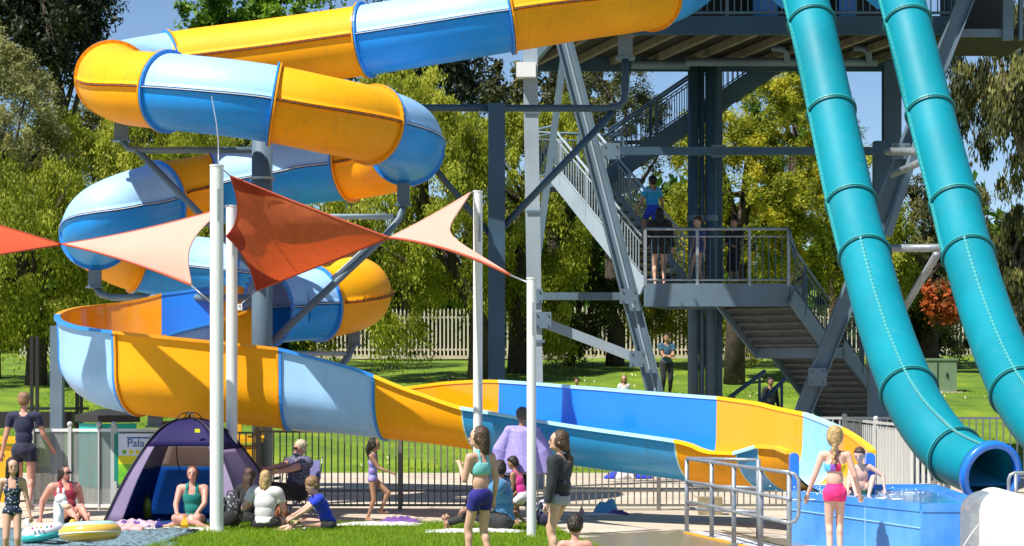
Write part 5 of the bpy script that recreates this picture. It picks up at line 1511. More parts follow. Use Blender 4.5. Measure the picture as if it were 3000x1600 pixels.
def person(label, px, d, z0, H, heading, skin='fair', hair=None, clothes=(), kid=False, fat=1.0, vox=.011,
           pel=(0, 0, .52), lean=(0, 0, 1), wa=(.17, -.02, .47), wb=(-.17, -.02, .47), ea=(0, 1, 0), eb=(0, 1, 0),
           aa=(.06, .01, .04), ab=(-.06, .01, .04), ka=(0, -1, 0), kb=(0, -1, 0), fa=(.2, -1, 0), fb=(-.2, -1, 0), yaw=0, pitch=0, twist=0, extra=(), curl=.6, group=None):
    base = W(px, 0, d); base.z = z0
    root = empty('person', tuple(base), label, 'person', group)
    R3 = Matrix.Rotation(R_(heading), 3, 'Z')
    def G(v): return base + R3 @ (Vector(v) * H)
    hs = 1.17 if kid else 1.0
    lean_v = Vector(lean).normalized(); pelv = Vector(pel)
    nb = pelv + lean_v * .285
    sideV = Matrix.Rotation(R_(twist), 3, 'Z') @ Vector((1, 0, 0)); sideV = (sideV - lean_v * sideV.dot(lean_v)).normalized()
    frontV = lean_v.cross(sideV).normalized() * -1
    if frontV.y > 0 and abs(twist) < 90: frontV = -frontV
    sw = .105 * (fat ** .5) * (.93 if kid else 1)
    sh = {1: nb - lean_v * .018 + sideV * sw, -1: nb - lean_v * .018 - sideV * sw}
    hipw = (.044 if kid else .050) * fat
    hip = {1: pelv + Vector((hipw, 0, -.015)), -1: pelv + Vector((-hipw, 0, -.015))}
    el, wr, kn, an = {}, {}, {}, {}
    for s, w, e_, a, k in ((1, wa, ea, aa, ka), (-1, wb, eb, ab, kb)):
        el[s], wr[s] = ik(sh[s], w, .165, .15, e_)
        kn[s], an[s] = ik(hip[s], a, .245, .235, k)
    HM = Matrix.Rotation(R_(yaw), 3, 'Z') @ Matrix.Rotation(R_(pitch), 3, 'X')
    hup = HM @ Vector((0, 0, 1)); hfr = HM @ Vector((0, -1, 0)); hsd = HM @ Vector((1, 0, 0))
    neckv = (lean_v * .5 + Vector((0, 0, .5))).normalized()
    hc = nb + neckv * .055 + hup * .055 * hs + hfr * .012
    b = MB()
    TM = Matrix((sideV, -frontV, lean_v)).transposed()
    WM = R3 @ TM; WH = R3 @ HM
    f = fat
    def E(c, r, Mx): b.ell(G(c), tuple(x * H for x in r), Mx, nu=18, nv=12)
    def C(p, q, r1, r2): b.cap(G(p), G(q), r1 * H, r2 * H)
    E(pelv, ((.070 if kid else .079) * f, .055 * f, .06), WM); E(pelv + lean_v * .09, (.067 * f, .048 * f, .08), WM); E(pelv + lean_v * .19, (.079 * f, .054 * f, .085), WM)
    E(pelv - frontV * .014 - lean_v * .02, ((.056 if kid else .066) * f, (.040 if kid else .046) * f, .045), WM)
    E(pelv + lean_v * .245, (.088 * f, .042 * f, .04), WM)
    C(sh[1] - sideV * .01, sh[-1] + sideV * .01, .034 * f, .034 * f)
    C(nb - lean_v * .02, hc - hup * .02, .030 * (f ** .5), .027)
    hx, hy, hz = .047 * hs, .056 * hs, .064 * hs
    E(hc + hup * .008, (hx, hy, hz * .92), WH); E(hc - hup * .022 * hs + hfr * .014, (hx * .80, hy * .72, hz * .62), WH)
    E(hc + hfr * (hy + .001) - hup * .008 * hs, (.007 * hs, .011 * hs, .012 * hs), WH)
    E(hc + hfr * (hy - .006) - hup * .038 * hs, (.016 * hs, .008 * hs, .008 * hs), WH)
    for s in (1, -1): E(hc + hsd * s * hx * 1.0 - hup * .004, (.006, .011 * hs, .016 * hs), WH)
    for s in (1, -1):
        C(sh[s], el[s], .030 * f, .023 * f); C(el[s], wr[s], .023 * f, .0145 * (f ** .5))
        C(hip[s], kn[s], (.042 if kid else .049) * f, .032 * (f ** .7)); C(kn[s], an[s], .031 * (f ** .7), .019)
        E(kn[s].lerp(an[s], .28) + Vector((0, .006, 0)), (.028 * f, .028 * f, .05), R3)
        ft = Vector(fa if s == 1 else fb).normalized()
        heel = an[s] - ft * .018 - Vector((0, 0, .018)); toe = an[s] + ft * .092 - Vector((0, 0, .026))
        C(heel, toe, .019, .012); C(an[s], an[s] + ft * .05 - Vector((0, 0, .02)), .018, .013)
        E(toe - ft * .02, (.021, .03, .011), R3 @ Matrix.Rotation(math.atan2(ft.x, -ft.y), 3, 'Z'))
        hdv = (wr[s] - el[s]).normalized(); C(wr[s], wr[s] + hdv * .045, .015, .018)
    body_t = tmp_remesh(b, vox)
    # fingers as separate slim tapering digits rooted in the palm
    hb = MB()
    for s in (1, -1):
        hdv = (wr[s] - el[s]).normalized(); ax = hdv.cross(Vector((0, 0, 1)))
        if ax.length < .3: ax = hdv.cross(Vector((0, 1, 0)))
        ax.normalize(); nr = ax.cross(hdv).normalized()
        if nr.z > 0: nr = -nr
        pw = wr[s] + hdv * .04
        for k, ln in enumerate((.038, .044, .041, .032)):
            r0 = pw + ax * (k - 1.5) * .0105
            m1 = r0 + hdv * ln * .5 + nr * ln * .15 * curl; m2 = m1 + (hdv * (1 - curl * .6) + nr * curl).normalized() * ln * .3; m3 = m2 + (hdv * (1 - curl) + nr * curl * 1.3).normalized() * ln * .25
            hb.tube([G(r0), G(m1), G(m2), G(m3)], [.0062 * H, .0058 * H, .0052 * H, .004 * H], 6)
        r0 = wr[s] + hdv * .015 + ax * .014 * (1 if s > 0 else -1)
        hb.tube([G(r0), G(r0 + ax * s * .016 + hdv * .016), G(r0 + ax * s * .018 + hdv * .034 + nr * .006)], [.0075 * H, .0065 * H, .0045 * H], 6)
    rec = dict(root=root, t=body_t, hand=hb, skin=SK[skin], clothes=clothes, H=H, G=G, R3=R3, base=base, pelv=pelv, nb=nb, lean=lean_v, side=sideV, front=frontV,
               sh=sh, el=el, wr=wr, hip=hip, kn=kn, an=an, hc=hc, f=f, vox=vox, solids=[])
    # eyes and mouth
    for s in (1, -1):
        MB().ell(G(hc + hfr * (hy * .93) + hsd * s * .018 * hs + hup * .006), tuple(x * H for x in (.0075, .005, .0042)), WH, nu=8, nv=6).build('eye', M['eye'], root, True)
        MB().ell(G(hc + hfr * (hy * .92) + hsd * s * .019 * hs + hup * .019), tuple(x * H for x in (.011, .005, .0025)), WH, nu=8, nv=5).build('eyebrow', HR[hair[1]] if hair else M['eye'], root, True)
    MB().ell(G(hc + hfr * (hy * .93 + .006) - hup * .036 * hs), tuple(x * H for x in (.014, .005, .0035)), WH, nu=8, nv=5).build('mouth', M['lip'], root, True)
    # hair
    if hair:
        st, colr = hair[0], hair[1]
        h = MB()
        def HE(x, y, z, r): h.ell(G(hc + hsd * x * hs + hfr * -y * hs + hup * z * hs), tuple(q * H * hs for q in r), WH, nu=16, nv=10)
        def HC(p, q, r1, r2):
            P = hc + hsd * p[0] * hs + hfr * -p[1] * hs + hup * p[2] * hs; Q = hc + hsd * q[0] * hs + hfr * -q[1] * hs + hup * q[2] * hs
            h.cap(G(P), G(Q), r1 * H * hs, r2 * H * hs, 10)
        HE(0, .013, .022, (.052, .053, .054))
        if st in ('short', 'bald'): HE(0, .026, .0, (.047, .042, .045))
        if st == 'short': HE(0, -.012, .048, (.040, .038, .02))
        if st == 'curly': HE(0, .012, .03, (.058, .06, .056)); HE(0, .02, 0, (.056, .045, .05))
        if st in ('bob', 'long', 'pony', 'braid', 'wet', 'bun'): HE(0, .024, -.005, (.051, .044, .058)); HE(.034, .0, .005, (.018, .034, .045)); HE(-.034, .0, .005, (.018, .034, .045))
        if st == 'bob': HC((.03, .022, -.02), (.034, .03, -.075), .026, .018); HC((-.03, .022, -.02), (-.034, .03, -.075), .026, .018); HC((0, .04, -.02), (0, .045, -.085), .032, .022)
        if st == 'long': HC((.022, .035, -.03), (.03, .05, -.17), .034, .022); HC((-.022, .035, -.03), (-.03, .05, -.17), .034, .022); HC((0, .04, -.03), (0, .055, -.19), .036, .02)
        if st == 'wet': HC((.03, .02, -.03), (.042, .0, -.13), .026, .012); HC((-.03, .02, -.03), (-.042, .0, -.13), .026, .012); HC((0, .035, -.03), (0, .05, -.14), .035, .018)
        if st == 'pony': HC((0, .055, .01), (0, .075, -.05), .022, .024); HC((0, .075, -.05), (0, .062, -.15), .024, .010)
        if st == 'braid':
            for k in range(6): HE(.004 * (-1) ** k, .05 + .004 * k, -.03 - .026 * k, (.019 - .0016 * k, .018 - .0012 * k, .017))
        if st == 'bun': HE(0, .062, .03, (.026, .024, .026))
        rec['solids'].append(('hair', HR[colr], h, min(vox, .010)))
    for nm, mt, fn in extra:
        mbx = MB(); fn(mbx, G, rec, hc, hsd, hfr, hup, hs); rec['solids'].append((nm, mt, mbx, vox))
    rec['solid_objs'] = [(nm, mt, tmp_remesh(mb, vx, 2)) for nm, mt, mb, vx in rec['solids']]
    PEOPLE.append(rec)
    return rec
def cloth_full(nm, mt, fn, off=.011): return (nm, mt, fn, off)
TO, NK = 0, 1
def is_(b, *k): return np.isin(b, k)
def shoulder(b, t, q): return ((b == 0) & ((t < .93) | (np.hypot(q[:, 0], q[:, 1]) > .037))) | ((b == 1) & (np.abs(q[:, 0]) > .038) & (t < .5))
def tshirt(b, t, q): return (shoulder(b, t, q) & ((b != 0) | (t > -.06))) | (is_(b, 2, 4) & (t < .58))
def longsl(b, t, q): return (shoulder(b, t, q) & ((b != 0) | (t > .02))) | is_(b, 2, 4) | (is_(b, 3, 5) & (t < .95)) | ((b == 1) & (t < .2))
def tank_(b, t, q): return ((b == 0) & (t < .78) & (t > -.12)) | ((b == 0) & (t >= .78) & (np.abs(np.abs(q[:, 0]) - .045) < .022)) | (is_(b, 2, 4) & (t < .02) & (np.abs(q[:, 0]) < .07))
def swim(b, t, q): return ((b == 0) & (t < .74)) | ((b == 0) & (t >= .74) & (np.abs(np.abs(q[:, 0]) - .045) < .014)) | (is_(b, 6, 8) & (t < .10))
def crop(b, t, q): return ((b == 0) & (t > .50) & (t < .80)) | ((b == 0) & (t >= .80) & (np.abs(np.abs(q[:, 0]) - .035) < .015))
def bandeau(b, t, q): return ((b == 0) & (t > .50) & (t < .72)) 
def xstrap(b, t, q): return ((b == 0) & (t >= .66) & (q[:, 1] > 0) & (np.abs(np.abs(q[:, 0]) - np.abs(t - .86) * .22) < .010)) 
def shorts(b, t, q): return ((b == 0) & (t < .16)) | (is_(b, 6, 8) & (t < .40))
def shortsk(b, t, q): return ((b == 0) & (t < .20)) | (is_(b, 6, 8) & (t < .62))
def brief(b, t, q): return ((b == 0) & (t < .12)) | (is_(b, 6, 8) & (t < .14))
def pants(b, t, q): return ((b == 0) & (t < .16)) | is_(b, 6, 8) | (is_(b, 7, 9) & (t < .92))

def finish_people():
    dg = bpy.context.evaluated_depsgraph_get()
    for r in PEOPLE:
        ev = r['t'].evaluated_get(dg); me = bpy.data.meshes.new_from_object(ev)
        n = len(me.vertices); co = np.empty(n * 3, np.float32); me.vertices.foreach_get('co', co); co = co.reshape(-1, 3).astype(float)
        nr = np.empty(n * 3, np.float32); me.vertices.foreach_get('normal', nr); nr = nr.reshape(-1, 3).astype(float)
        H = r['H']; R3 = np.array(r['R3']); loc = ((co - np.array(r['base'])) @ R3) / H
        f = r['f']
        bones = [(r['pelv'], r['nb'], .07 * f), (r['nb'], r['hc'], .05)]
        for s in (1, -1): bones += [(r['sh'][s], r['el'][s], .028 * f), (r['el'][s], r['wr'][s], .02)]
        for s in (1, -1): bones += [(r['hip'][s], r['kn'][s], .045 * f), (r['kn'][s], r['an'][s], .028)]
        D = []; Tt = []
        for a, b_, rad in bones:
            a = np.array(a); d = np.array(b_) - a; L2 = d @ d; t = ((loc - a) @ d) / L2
            tc = np.clip(t, 0, 1); D.append(np.linalg.norm(loc - a - tc[:, None] * d, axis=1) - rad); Tt.append(t)
        D = np.array(D); bi = D.argmin(0); tt = np.array(Tt)[bi, np.arange(n)]
        rel = loc - np.array(r['pelv'])
        q = np.stack([rel @ np.array(r['side']), -(rel @ np.array(r['front'])), rel @ np.array(r['lean'])], 1)
        polys = [tuple(p.vertices) for p in me.polygons]
        pa = np.array([p if len(p) == 4 else (p + (p[-1],))[:4] for p in polys])
        ph = rng.uniform(0, 6, 3)
        for nm, mt, fn, off in r['clothes']:
            m = fn(bi, tt, q)
            keep = m[pa].all(1)
            if keep.sum() < 5: continue
            fsel = pa[keep]; used = np.unique(fsel); mp = -np.ones(n, int); mp[used] = np.arange(len(used))
            cnt = np.zeros(n, int); tot = np.zeros(n, int)
            np.add.at(tot, pa.ravel(), 1); np.add.at(cnt, fsel.ravel(), 1)
            edge = (cnt < tot)[used]
            wv = off * (1 + .16 * np.sin(co[used, 2] * 27 + ph[0] + 4 * np.sin(co[used, 0] * 7 + ph[2]) + co[used, 0] * 22))
            if off > .018 and r['pelv'].z > .2: wv = wv * (1 + .7 * np.exp(-((tt[used] - .36) / .24) ** 2) * (bi[used] == 0))
            wv = np.where(edge, off * .75, wv)
            V = co[used] + nr[used] * wv[:, None]
            F = [tuple(x) if x[3] != x[2] else tuple(x[:3]) for x in mp[fsel].tolist()]
            # turned-in hem so that edges read as cloth
            o = link(nm, mesh_from(nm, V, F, True), mt, r['root'])
            sm = o.modifiers.new('drape', 'SMOOTH'); sm.factor = .5; sm.iterations = 5 if off > .012 else 2
            md = o.modifiers.new('thick', 'SOLIDIFY'); md.thickness = off * .6; md.offset = -1
        # body with fingers joined
        hv = r['hand']; v0 = [tuple(x) for x in co]; F = polys + [tuple(i + n for i in fc) for fc in hv.f]
        link('body', mesh_from('body', v0 + hv.v, F, True), r['skin'], r['root'])
        bpy.data.objects.remove(r['t'])
        for nm, mt, ob in r['solid_objs']:
            m2 = bpy.data.meshes.new_from_object(ob.evaluated_get(dg)); k = len(m2.vertices)
            c2 = np.empty(k * 3, np.float32); m2.vertices.foreach_get('co', c2); c2 = c2.reshape(-1, 3)
            n2 = np.empty(k * 3, np.float32); m2.vertices.foreach_get('normal', n2); n2 = n2.reshape(-1, 3)
            if nm == 'hair': c2 = c2 + n2 * (.0018 * H * np.sin(c2[:, 0] * 260 + c2[:, 1] * 120 + 3 * np.sin(c2[:, 2] * 30)) + rng.normal(0, .0016, k) * H)[:, None]
            m2.vertices.foreach_set('co', c2.astype(np.float32).ravel()); m2.update()
            m2.materials.clear()
            bpy.data.objects.remove(ob); link(nm, m2, mt, r['root'])

cl = lambda n, c, **k: mat(n, c, .8, sheen=.15, bump=.2, bscale=25, var=.08, **k)
CL = {'duskblue': cl('dusk_blue_shirt', (.03, .09, .14)), 'navy': cl('navy_jersey', (.008, .012, .045)), 'navy2': cl('navy_shorts', (.010, .012, .035)), 'spots': spots('spotted_swimsuit', (.008, .02, .06), (.55, .60, .62), 34, .28),
 'maroon': cl('maroon_top', (.30, .018, .04)), 'teal': cl('teal_top', (.0, .20, .17)), 'floral': spots('speckled_blouse', (.06, .065, .12), (.30, .28, .36), 45, .35),
 'white': cl('white_tee', (.62, .60, .60)), 'black': cl('black_cloth', (.008, .008, .009)), 'blue': cl('royal_blue_shirt', (.008, .035, .55)), 'purple': bands('lilac_swimsuit', [(.27, .20, .52), (.33, .25, .55), (.24, .26, .62)], 9, 'Z'),
 'aqua': cl('aqua_top', (.18, .55, .56)), 'indigo': cl('indigo_shorts', (.010, .008, .20)), 'rash': cl('charcoal_rash_top', (.012, .017, .024)), 'greybrief': spots('grey_patterned_bottoms', (.26, .26, .33), (.5, .5, .55), 60, .35),
 'pink': cl('hot_pink_shorts', (.85, .03, .22)), 'rainbow': bands('rainbow_band', [(.7, .02, .12), (.75, .62, .02), (.15, .50, .15), (.10, .45, .75), (.25, .08, .45)], 3.4, 'X'),
 'green': cl('dark_green_shorts', (.01, .07, .04)), 'cyan': bands('cyan_striped_tee', [(.01, .30, .55), (.10, .35, .70), (.01, .05, .55), (.01, .25, .65)], 1.9, 'Z'), 'lilac': spots('lilac_crochet', (.30, .25, .58), (.38, .32, .64), 40, .45),
 'denim': cl('washed_blue_shirt', (.06, .22, .42)), 'bluedots': spots('blue_patterned_swimsuit', (.03, .04, .20), (.25, .30, .55), 30, .3), 'khaki': cl('dark_shorts', (.02, .022, .022)), 'mag': cl('magenta_top', (.65, .03, .25))}
TF = cloth_full
V1, V2, V3 = .010, .013, .018
# 1 man in navy walking away
person('man in navy T-shirt and navy shorts walking away at the left edge', 70, 31.0, 0, 1.83, 180, 'pink', ('short', 'sandy'), [TF('t_shirt', CL['navy'], tshirt, .017), TF('shorts', CL['navy2'], shorts, .02)], fat=.98, vox=V2,
       wa=(.19, -.03, .47), wb=(-.20, -.12, .53), ab=(-.06, .09, .06), aa=(.07, -.05, .04))
# 2 girl spotted suit
person('small girl with wet hair in a navy swimsuit with white spots', 36, 21.5, 0, 1.14, 8, 'fair', ('wet', 'dark'), [TF('swimsuit', CL['spots'], swim, .008)], kid=True, vox=V1, pitch=8, yaw=14, wa=(.16, .0, .47), wb=(-.15, -.02, .48))
# 3 woman in maroon, leaning back on hands
def shades(mb, G, r, hc, s, f, u, hs):
    mb.cap(G(hc + f * .056 + s * -.026 + u * .006), G(hc + f * .056 + s * .026 + u * .006), .012 * r['H'], .012 * r['H'], 8)
    for k in (1, -1): mb.cap(G(hc + f * .05 + s * k * .036 + u * .006), G(hc + s * k * .052 + u * .006), .005 * r['H'], .005 * r['H'], 6)
person('woman in a maroon singlet and sunglasses sitting behind the inflatables', 196, 28.4, 0, 1.50, 28, 'pink', ('pony', 'dark'), [TF('singlet', CL['maroon'], tank_, .015), TF('shorts', CL['khaki'], shorts, .014)], fat=1.32, vox=V2,
       pel=(0, 0, .075), lean=(0, .34, 1), wa=(.20, .16, .05), wb=(-.20, .16, .05), ea=(.5, 1, 0), eb=(-.5, 1, 0), aa=(.07, -.44, .05), ab=(-.03, -.44, .05), ka=(0, 0, 1), kb=(0, 0, 1), fa=(0, -.3, 1), fb=(0, -.3, 1), yaw=25, extra=[('sunglasses', M['black'], shades)])
# 4 woman in teal, cross-legged in the tent
person('smiling woman in a teal sleeveless top sitting cross-legged in the tent mouth', 566, 27.5, .02, 1.50, -4, 'pink', ('bun', 'ginger'), [TF('top', CL['teal'], tank_, .014), TF('shorts', CL['khaki'], brief, .012)], fat=1.15, vox=V2,
       pel=(0, 0, .07), lean=(0, -.08, 1), wa=(.06, -.2, .10), wb=(-.10, -.18, .07), ea=(1, 0, 0), eb=(-1, .2, 0), aa=(-.13, -.20, .035), ab=(.12, -.26, .035), ka=(1, -.4, .25), kb=(-1, -.4, .25), fa=(-1, 0, 0), fb=(1, 0, 0), yaw=6)
# 5 older woman in camp chair
person('older woman with white hair and speckled blouse stretching her arm from a camp chair', 868, 29.6, 0, 1.57, -55, 'pink', ('curly', 'white'), [TF('blouse', CL['floral'], tshirt, .03), TF('trousers', CL['black'], pants, .02)], fat=1.38, vox=V2,
       pel=(0, 0, .24), lean=(0, .16, 1), wa=(.10, -.27, .42), wb=(-.06, -.33, .44), aa=(.08, -.27, .05), ab=(-.06, -.27, .05), ka=(0, -1, .4), kb=(0, -1, .4), ea=(1, 0, -1), eb=(-1, 0, -1), extra=[('sunglasses', M['dark'], shades)])
# 6 blonde in white tee
person('blonde woman in a white T-shirt sitting with her back to the camera', 775, 26.8, 0, 1.46, 172, 'fair', ('bob', 'blond'), [TF('t_shirt', CL['white'], tshirt, .026), TF('shorts', CL['black'], shorts, .016)], fat=1.2, vox=V2,
       pel=(0, 0, .075), lean=(0, -.10, 1), wa=(.16, -.16, .24), wb=(-.10, -.20, .14), ea=(.6, .2, -1), eb=(-.5, .2, -1), aa=(-.12, -.26, .035), ab=(.10, -.30, .035), ka=(1, -.4, .25), kb=(-1, -.4, .25), yaw=10)
# 7 dark haired in black behind her
person('long-haired person in black sitting just behind the blonde woman', 722, 27.9, 0, 1.44, 150, 'olive', ('long', 'brown'), [TF('top', CL['black'], tshirt, .02), TF('trousers', CL['black'], pants, .016)], vox=V2,
       pel=(0, 0, .075), lean=(0, -.15, 1), wa=(.15, -.22, .12), wb=(-.13, -.24, .1), aa=(-.12, -.26, .035), ab=(.10, -.30, .035), ka=(1, -.4, .25), kb=(-1, -.4, .25), yaw=-10)
# 8 boy in blue shirt
person('blond boy in a royal blue shirt sitting hunched and looking left', 958, 26.7, 0, 1.34, -78, 'fair', ('curly', 'sandy'), [TF('t_shirt', CL['blue'], tshirt, .026), TF('shorts', CL['khaki'], shorts, .018)], kid=True, fat=1.08, vox=V2,
       pel=(0, .02, .075), lean=(0, -.42, 1), wa=(.05, -.36, .12), wb=(-.02, -.36, .14), ea=(.6, 0, -1), eb=(-.4, 0, -1), aa=(-.10, -.42, .04), ab=(.06, -.38, .04), ka=(.9, -.3, .5), kb=(-.9, -.3, .5), pitch=28)
# 9 girl in lilac swimsuit
person('small dark-haired girl in a lilac swimsuit standing by the fence', 1092, 28.7, 0, 1.16, 78, 'olive', ('pony', 'dark'), [TF('swimsuit', CL['purple'], swim, .007)], kid=True, vox=V1,
       lean=(0, -.03, 1), wa=(.12, .02, .50), wb=(-.08, -.24, .60), eb=(0, 1, -.6), aa=(.06, -.08, .13), ka=(0, -1, 0), ab=(-.05, .05, .04), yaw=140 - 0 if False else 0)
# 10 girl aqua crop top
person('girl in an aqua crop top and indigo shorts with side stripe walking left', 1408, 21.4, 0, 1.465, 218, 'fair', ('bob', 'brown'), [TF('crop_top', CL['aqua'], crop, .008), TF('shorts', CL['indigo'], shorts, .017)], kid=True, fat=1.03, vox=V1,
       lean=(0, .0, 1), wa=(.07, -.15, .72), ea=(.3, .8, -.6), wb=(-.15, -.04, .49), aa=(.055, -.06, .04), ab=(-.06, .04, .04), yaw=48)
# 12 reclining person in washed blue shirt
person('person in washed blue shirt sitting at the grass edge, legs stretched left', 1478, 26.6, .02, 1.66, -100, 'olive', ('short', 'dark'), [TF('shirt', CL['denim'], tshirt, .034), TF('trousers', CL['khaki'], pants, .012)], fat=1.28, vox=V2,
       pel=(0, 0, .085), lean=(0, -.10, 1), wa=(.12, -.30, .16), wb=(-.12, -.22, .18), aa=(.04, -.46, .05), ab=(-.08, -.46, .05), ka=(0, 0, 1), kb=(0, 0, 1), fa=(0, -.2, 1), fb=(0, -.2, 1), yaw=-50, pitch=10)
# 11 person in lilac robe
def robe(mb, G, r, hc, s, f, u, hs):
    H = r['H']
    mb.cyl(G(r['nb'] + Vector((0, 0, -.01))), G(r['pelv'] + Vector((0, .0, .02))), .10 * H, .145 * H, 20)
    mb.cyl(G(r['pelv'] + Vector((0, 0, .02))), G(r['pelv'] + Vector((0, .02, -.10))), .145 * H, .155 * H, 20)
    for k in (1, -1):
        mb.cap(G(r['sh'][k]), G(r['el'][k] + Vector((.01 * k, 0, -.01))), .040 * H, .070 * H); mb.cyl(G(r['el'][k]), G(r['wr'][k] + Vector((0, 0, -.05))), .070 * H, .085 * H, 16)
    mb.cap(G(r['sh'][1]), G(r['sh'][-1]), .045 * H, .045 * H)
person('tall person in a lilac crochet poncho and dark trousers behind the shortest pole', 1530, 28.0, 0, 1.63, 180, 'olive', ('bald', 'grey'), [TF('trousers', CL['black'], pants, .02)], fat=1.1, vox=V2, pitch=12,
       wa=(.22, -.06, .44), wb=(-.22, -.06, .44), ea=(1, .6, 0), eb=(-1, .6, 0), extra=[('poncho', CL['lilac'], robe)])
# 13 child in pink/magenta
person('dark-haired child in a magenta top bending beside the shortest pole', 1532, 27.6, 0, 1.15, -120, 'olive', ('short', 'dark'), [TF('top', CL['mag'], tank_, .01), TF('shorts', CL['white'], shorts, .012)], kid=True, vox=V2,
       pel=(0, 0, .36), lean=(0, -.35, 1), pitch=20, wa=(.1, -.2, .35), wb=(-.1, -.2, .35), aa=(.08, -.02, .04), ab=(-.08, 0, .04))
# 14 girl black rash top
person('girl with braid in a charcoal long-sleeved rash top stepping left', 1640, 21.2, 0, 1.43, 235, 'fair', ('braid', 'brown'), [TF('rash_top', CL['rash'], longsl, .020), TF('swim_bottoms', CL['greybrief'], brief, .010)], kid=True, fat=1.08, vox=V1,
       lean=(0, .02, 1), wa=(.14, -.02, .46), wb=(-.13, -.10, .46), aa=(.06, .03, .04), ab=(-.07, -.10, .06), yaw=36)
# 15 bare boy
person('shirtless dark-haired boy sitting low at the bottom edge, seen from behind', 1684, 18.5, 0, 1.26, 176, 'pink', ('short', 'dark'), [TF('shorts', CL['navy'], shorts, .014)], kid=True, vox=V1,
       pel=(0, 0, .10), lean=(0, -.12, 1), wa=(.22, -.10, .10), wb=(-.24, -.10, .10), aa=(.08, -.34, .05), ab=(-.08, -.34, .05), ka=(.3, 0, 1), kb=(-.3, 0, 1), pitch=14, yaw=0)
# 16 girl pink shorts
person('blonde girl with a braid, rainbow swim top and hot pink shorts, seen from behind', 2446, 22.4, 0, 1.45, 176, 'pale', ('braid', 'blond'), [TF('bikini_top', CL['rainbow'], bandeau, .008), TF('cross_straps', CL['maroon'], xstrap, .006), TF('shorts', CL['pink'], lambda b, t, q: ((b == 0) & (t < .20)) | (is_(b, 6, 8) & (t < .26)), .013)], kid=True, fat=.98, vox=V1,
       wa=(.20, -.04, .49), wb=(-.19, -.05, .50), aa=(.035, .02, .04), ab=(-.04, -.02, .04), yaw=-12)
# 17 boy at exit
person('shirtless boy in dark green shorts sitting in the chute exit and splashing', 2528, 24.9, .5, 1.16, -8, 'pale', ('short', 'brown'), [TF('shorts', CL['green'], shorts, .016)], kid=True, vox=V1,
       pel=(0, .02, .085), lean=(-.10, -.16, 1), wa=(.22, -.10, .13), wb=(-.16, -.20, .12), ea=(1, .3, 0), aa=(.05, -.26, .06), ab=(-.07, -.24, .05), ka=(.3, 0, 1), kb=(-.3, 0, 1), yaw=-14, pitch=18)
# stairs and landing
def stz(t): return ZL + (W(0, 520, 44.0).z - ZL) * t
person('child in a cyan striped T-shirt climbing the light grey flight', 1912, 42.6, stz(.36), 1.46, 180 + 25, 'olive', ('short', 'black'), [TF('t_shirt', CL['cyan'], tshirt, .022), TF('shorts', CL['blue'], shortsk, .018)], kid=True, fat=1.1, vox=V3, wa=(.2, -.12, .5), wb=(-.2, -.05, .5), aa=(.06, -.1, .13), ab=(-.06, .05, .0))
person('teenager with long black hair in a black top on the middle landing', 1932, 41.45, ZL, 1.60, 184, 'fair', ('long', 'black'), [TF('top', CL['black'], longsl, .035), TF('shorts', CL['khaki'], shorts, .02)], fat=1.15, vox=V3)
person('child in a blue patterned swimsuit leaning on the middle landing', 2046, 41.9, ZL, 1.44, -60, 'fair', ('short', 'brown'), [TF('swimsuit', CL['bluedots'], lambda b, t, q: swim(b, t, q) | tshirt(b, t, q), .016)], kid=True, vox=V3, aa=(.04, .06, .04), ab=(-.06, -.12, .04), pitch=10, lean=(0, .05, 1))
person('child in black with crossed arms on the right of the middle landing', 2152, 42.0, ZL, 1.42, -40, 'olive', ('short', 'black'), [TF('top', CL['black'], longsl, .03), TF('trousers', CL['black'], lambda b, t, q: pants(b, t, q) & ~(is_(b, 7, 9) & (t > .2)), .025)], kid=True, fat=1.15, vox=V3, wa=(-.04, -.12, .62), wb=(.05, -.14, .60), ea=(1, 0, -1), eb=(-1, 0, -1))
gz = hgt(0, 57)
person('man in a blue shirt and dark trousers with folded arms under the tower', 1952, 57, gz, 1.76, 10, 'olive', ('short', 'black'), [TF('shirt', CL['duskblue'], tshirt, .022), TF('trousers', CL['black'], pants, .02)], fat=1.1, vox=V3 + .004, wa=(-.04, -.12, .62), wb=(.05, -.14, .60), ea=(1, 0, -1), eb=(-1, 0, -1))
person('small blond child whose head shows above the far chute rim', 1828, 52, hgt(0, 52), 1.18, 0, 'tan', ('long', 'sandy'), [TF('t_shirt', CL['white'], tshirt, .02), TF('shorts', CL['navy'], shorts, .02)], kid=True, vox=.022)
person('dark-haired child whose head just clears the far chute rim by the columns', 1690, 52, hgt(0, 52), 1.12, 0, 'olive', ('short', 'dark'), [TF('t_shirt', CL['navy'], tshirt, .02), TF('shorts', CL['navy'], shorts, .02)], kid=True, vox=.022)
person('person in a dark top with a lilac sleeve under the long lower stairs', 2256, 49, hgt(0, 49), 1.55, 30, 'olive', ('short', 'black'), [TF('jacket', CL['black'], longsl, .025), TF('trousers', CL['black'], pants, .02)], vox=.022)
person('dark-haired child crouching behind the girl in indigo shorts', 1466, 29.8, 0, 1.30, 160, 'olive', ('pony', 'dark'), [TF('top', CL['black'], tshirt, .02), TF('shorts', CL['navy'], shorts, .02)], kid=True, vox=V2, lean=(0, -.1, 1))
finish_people()

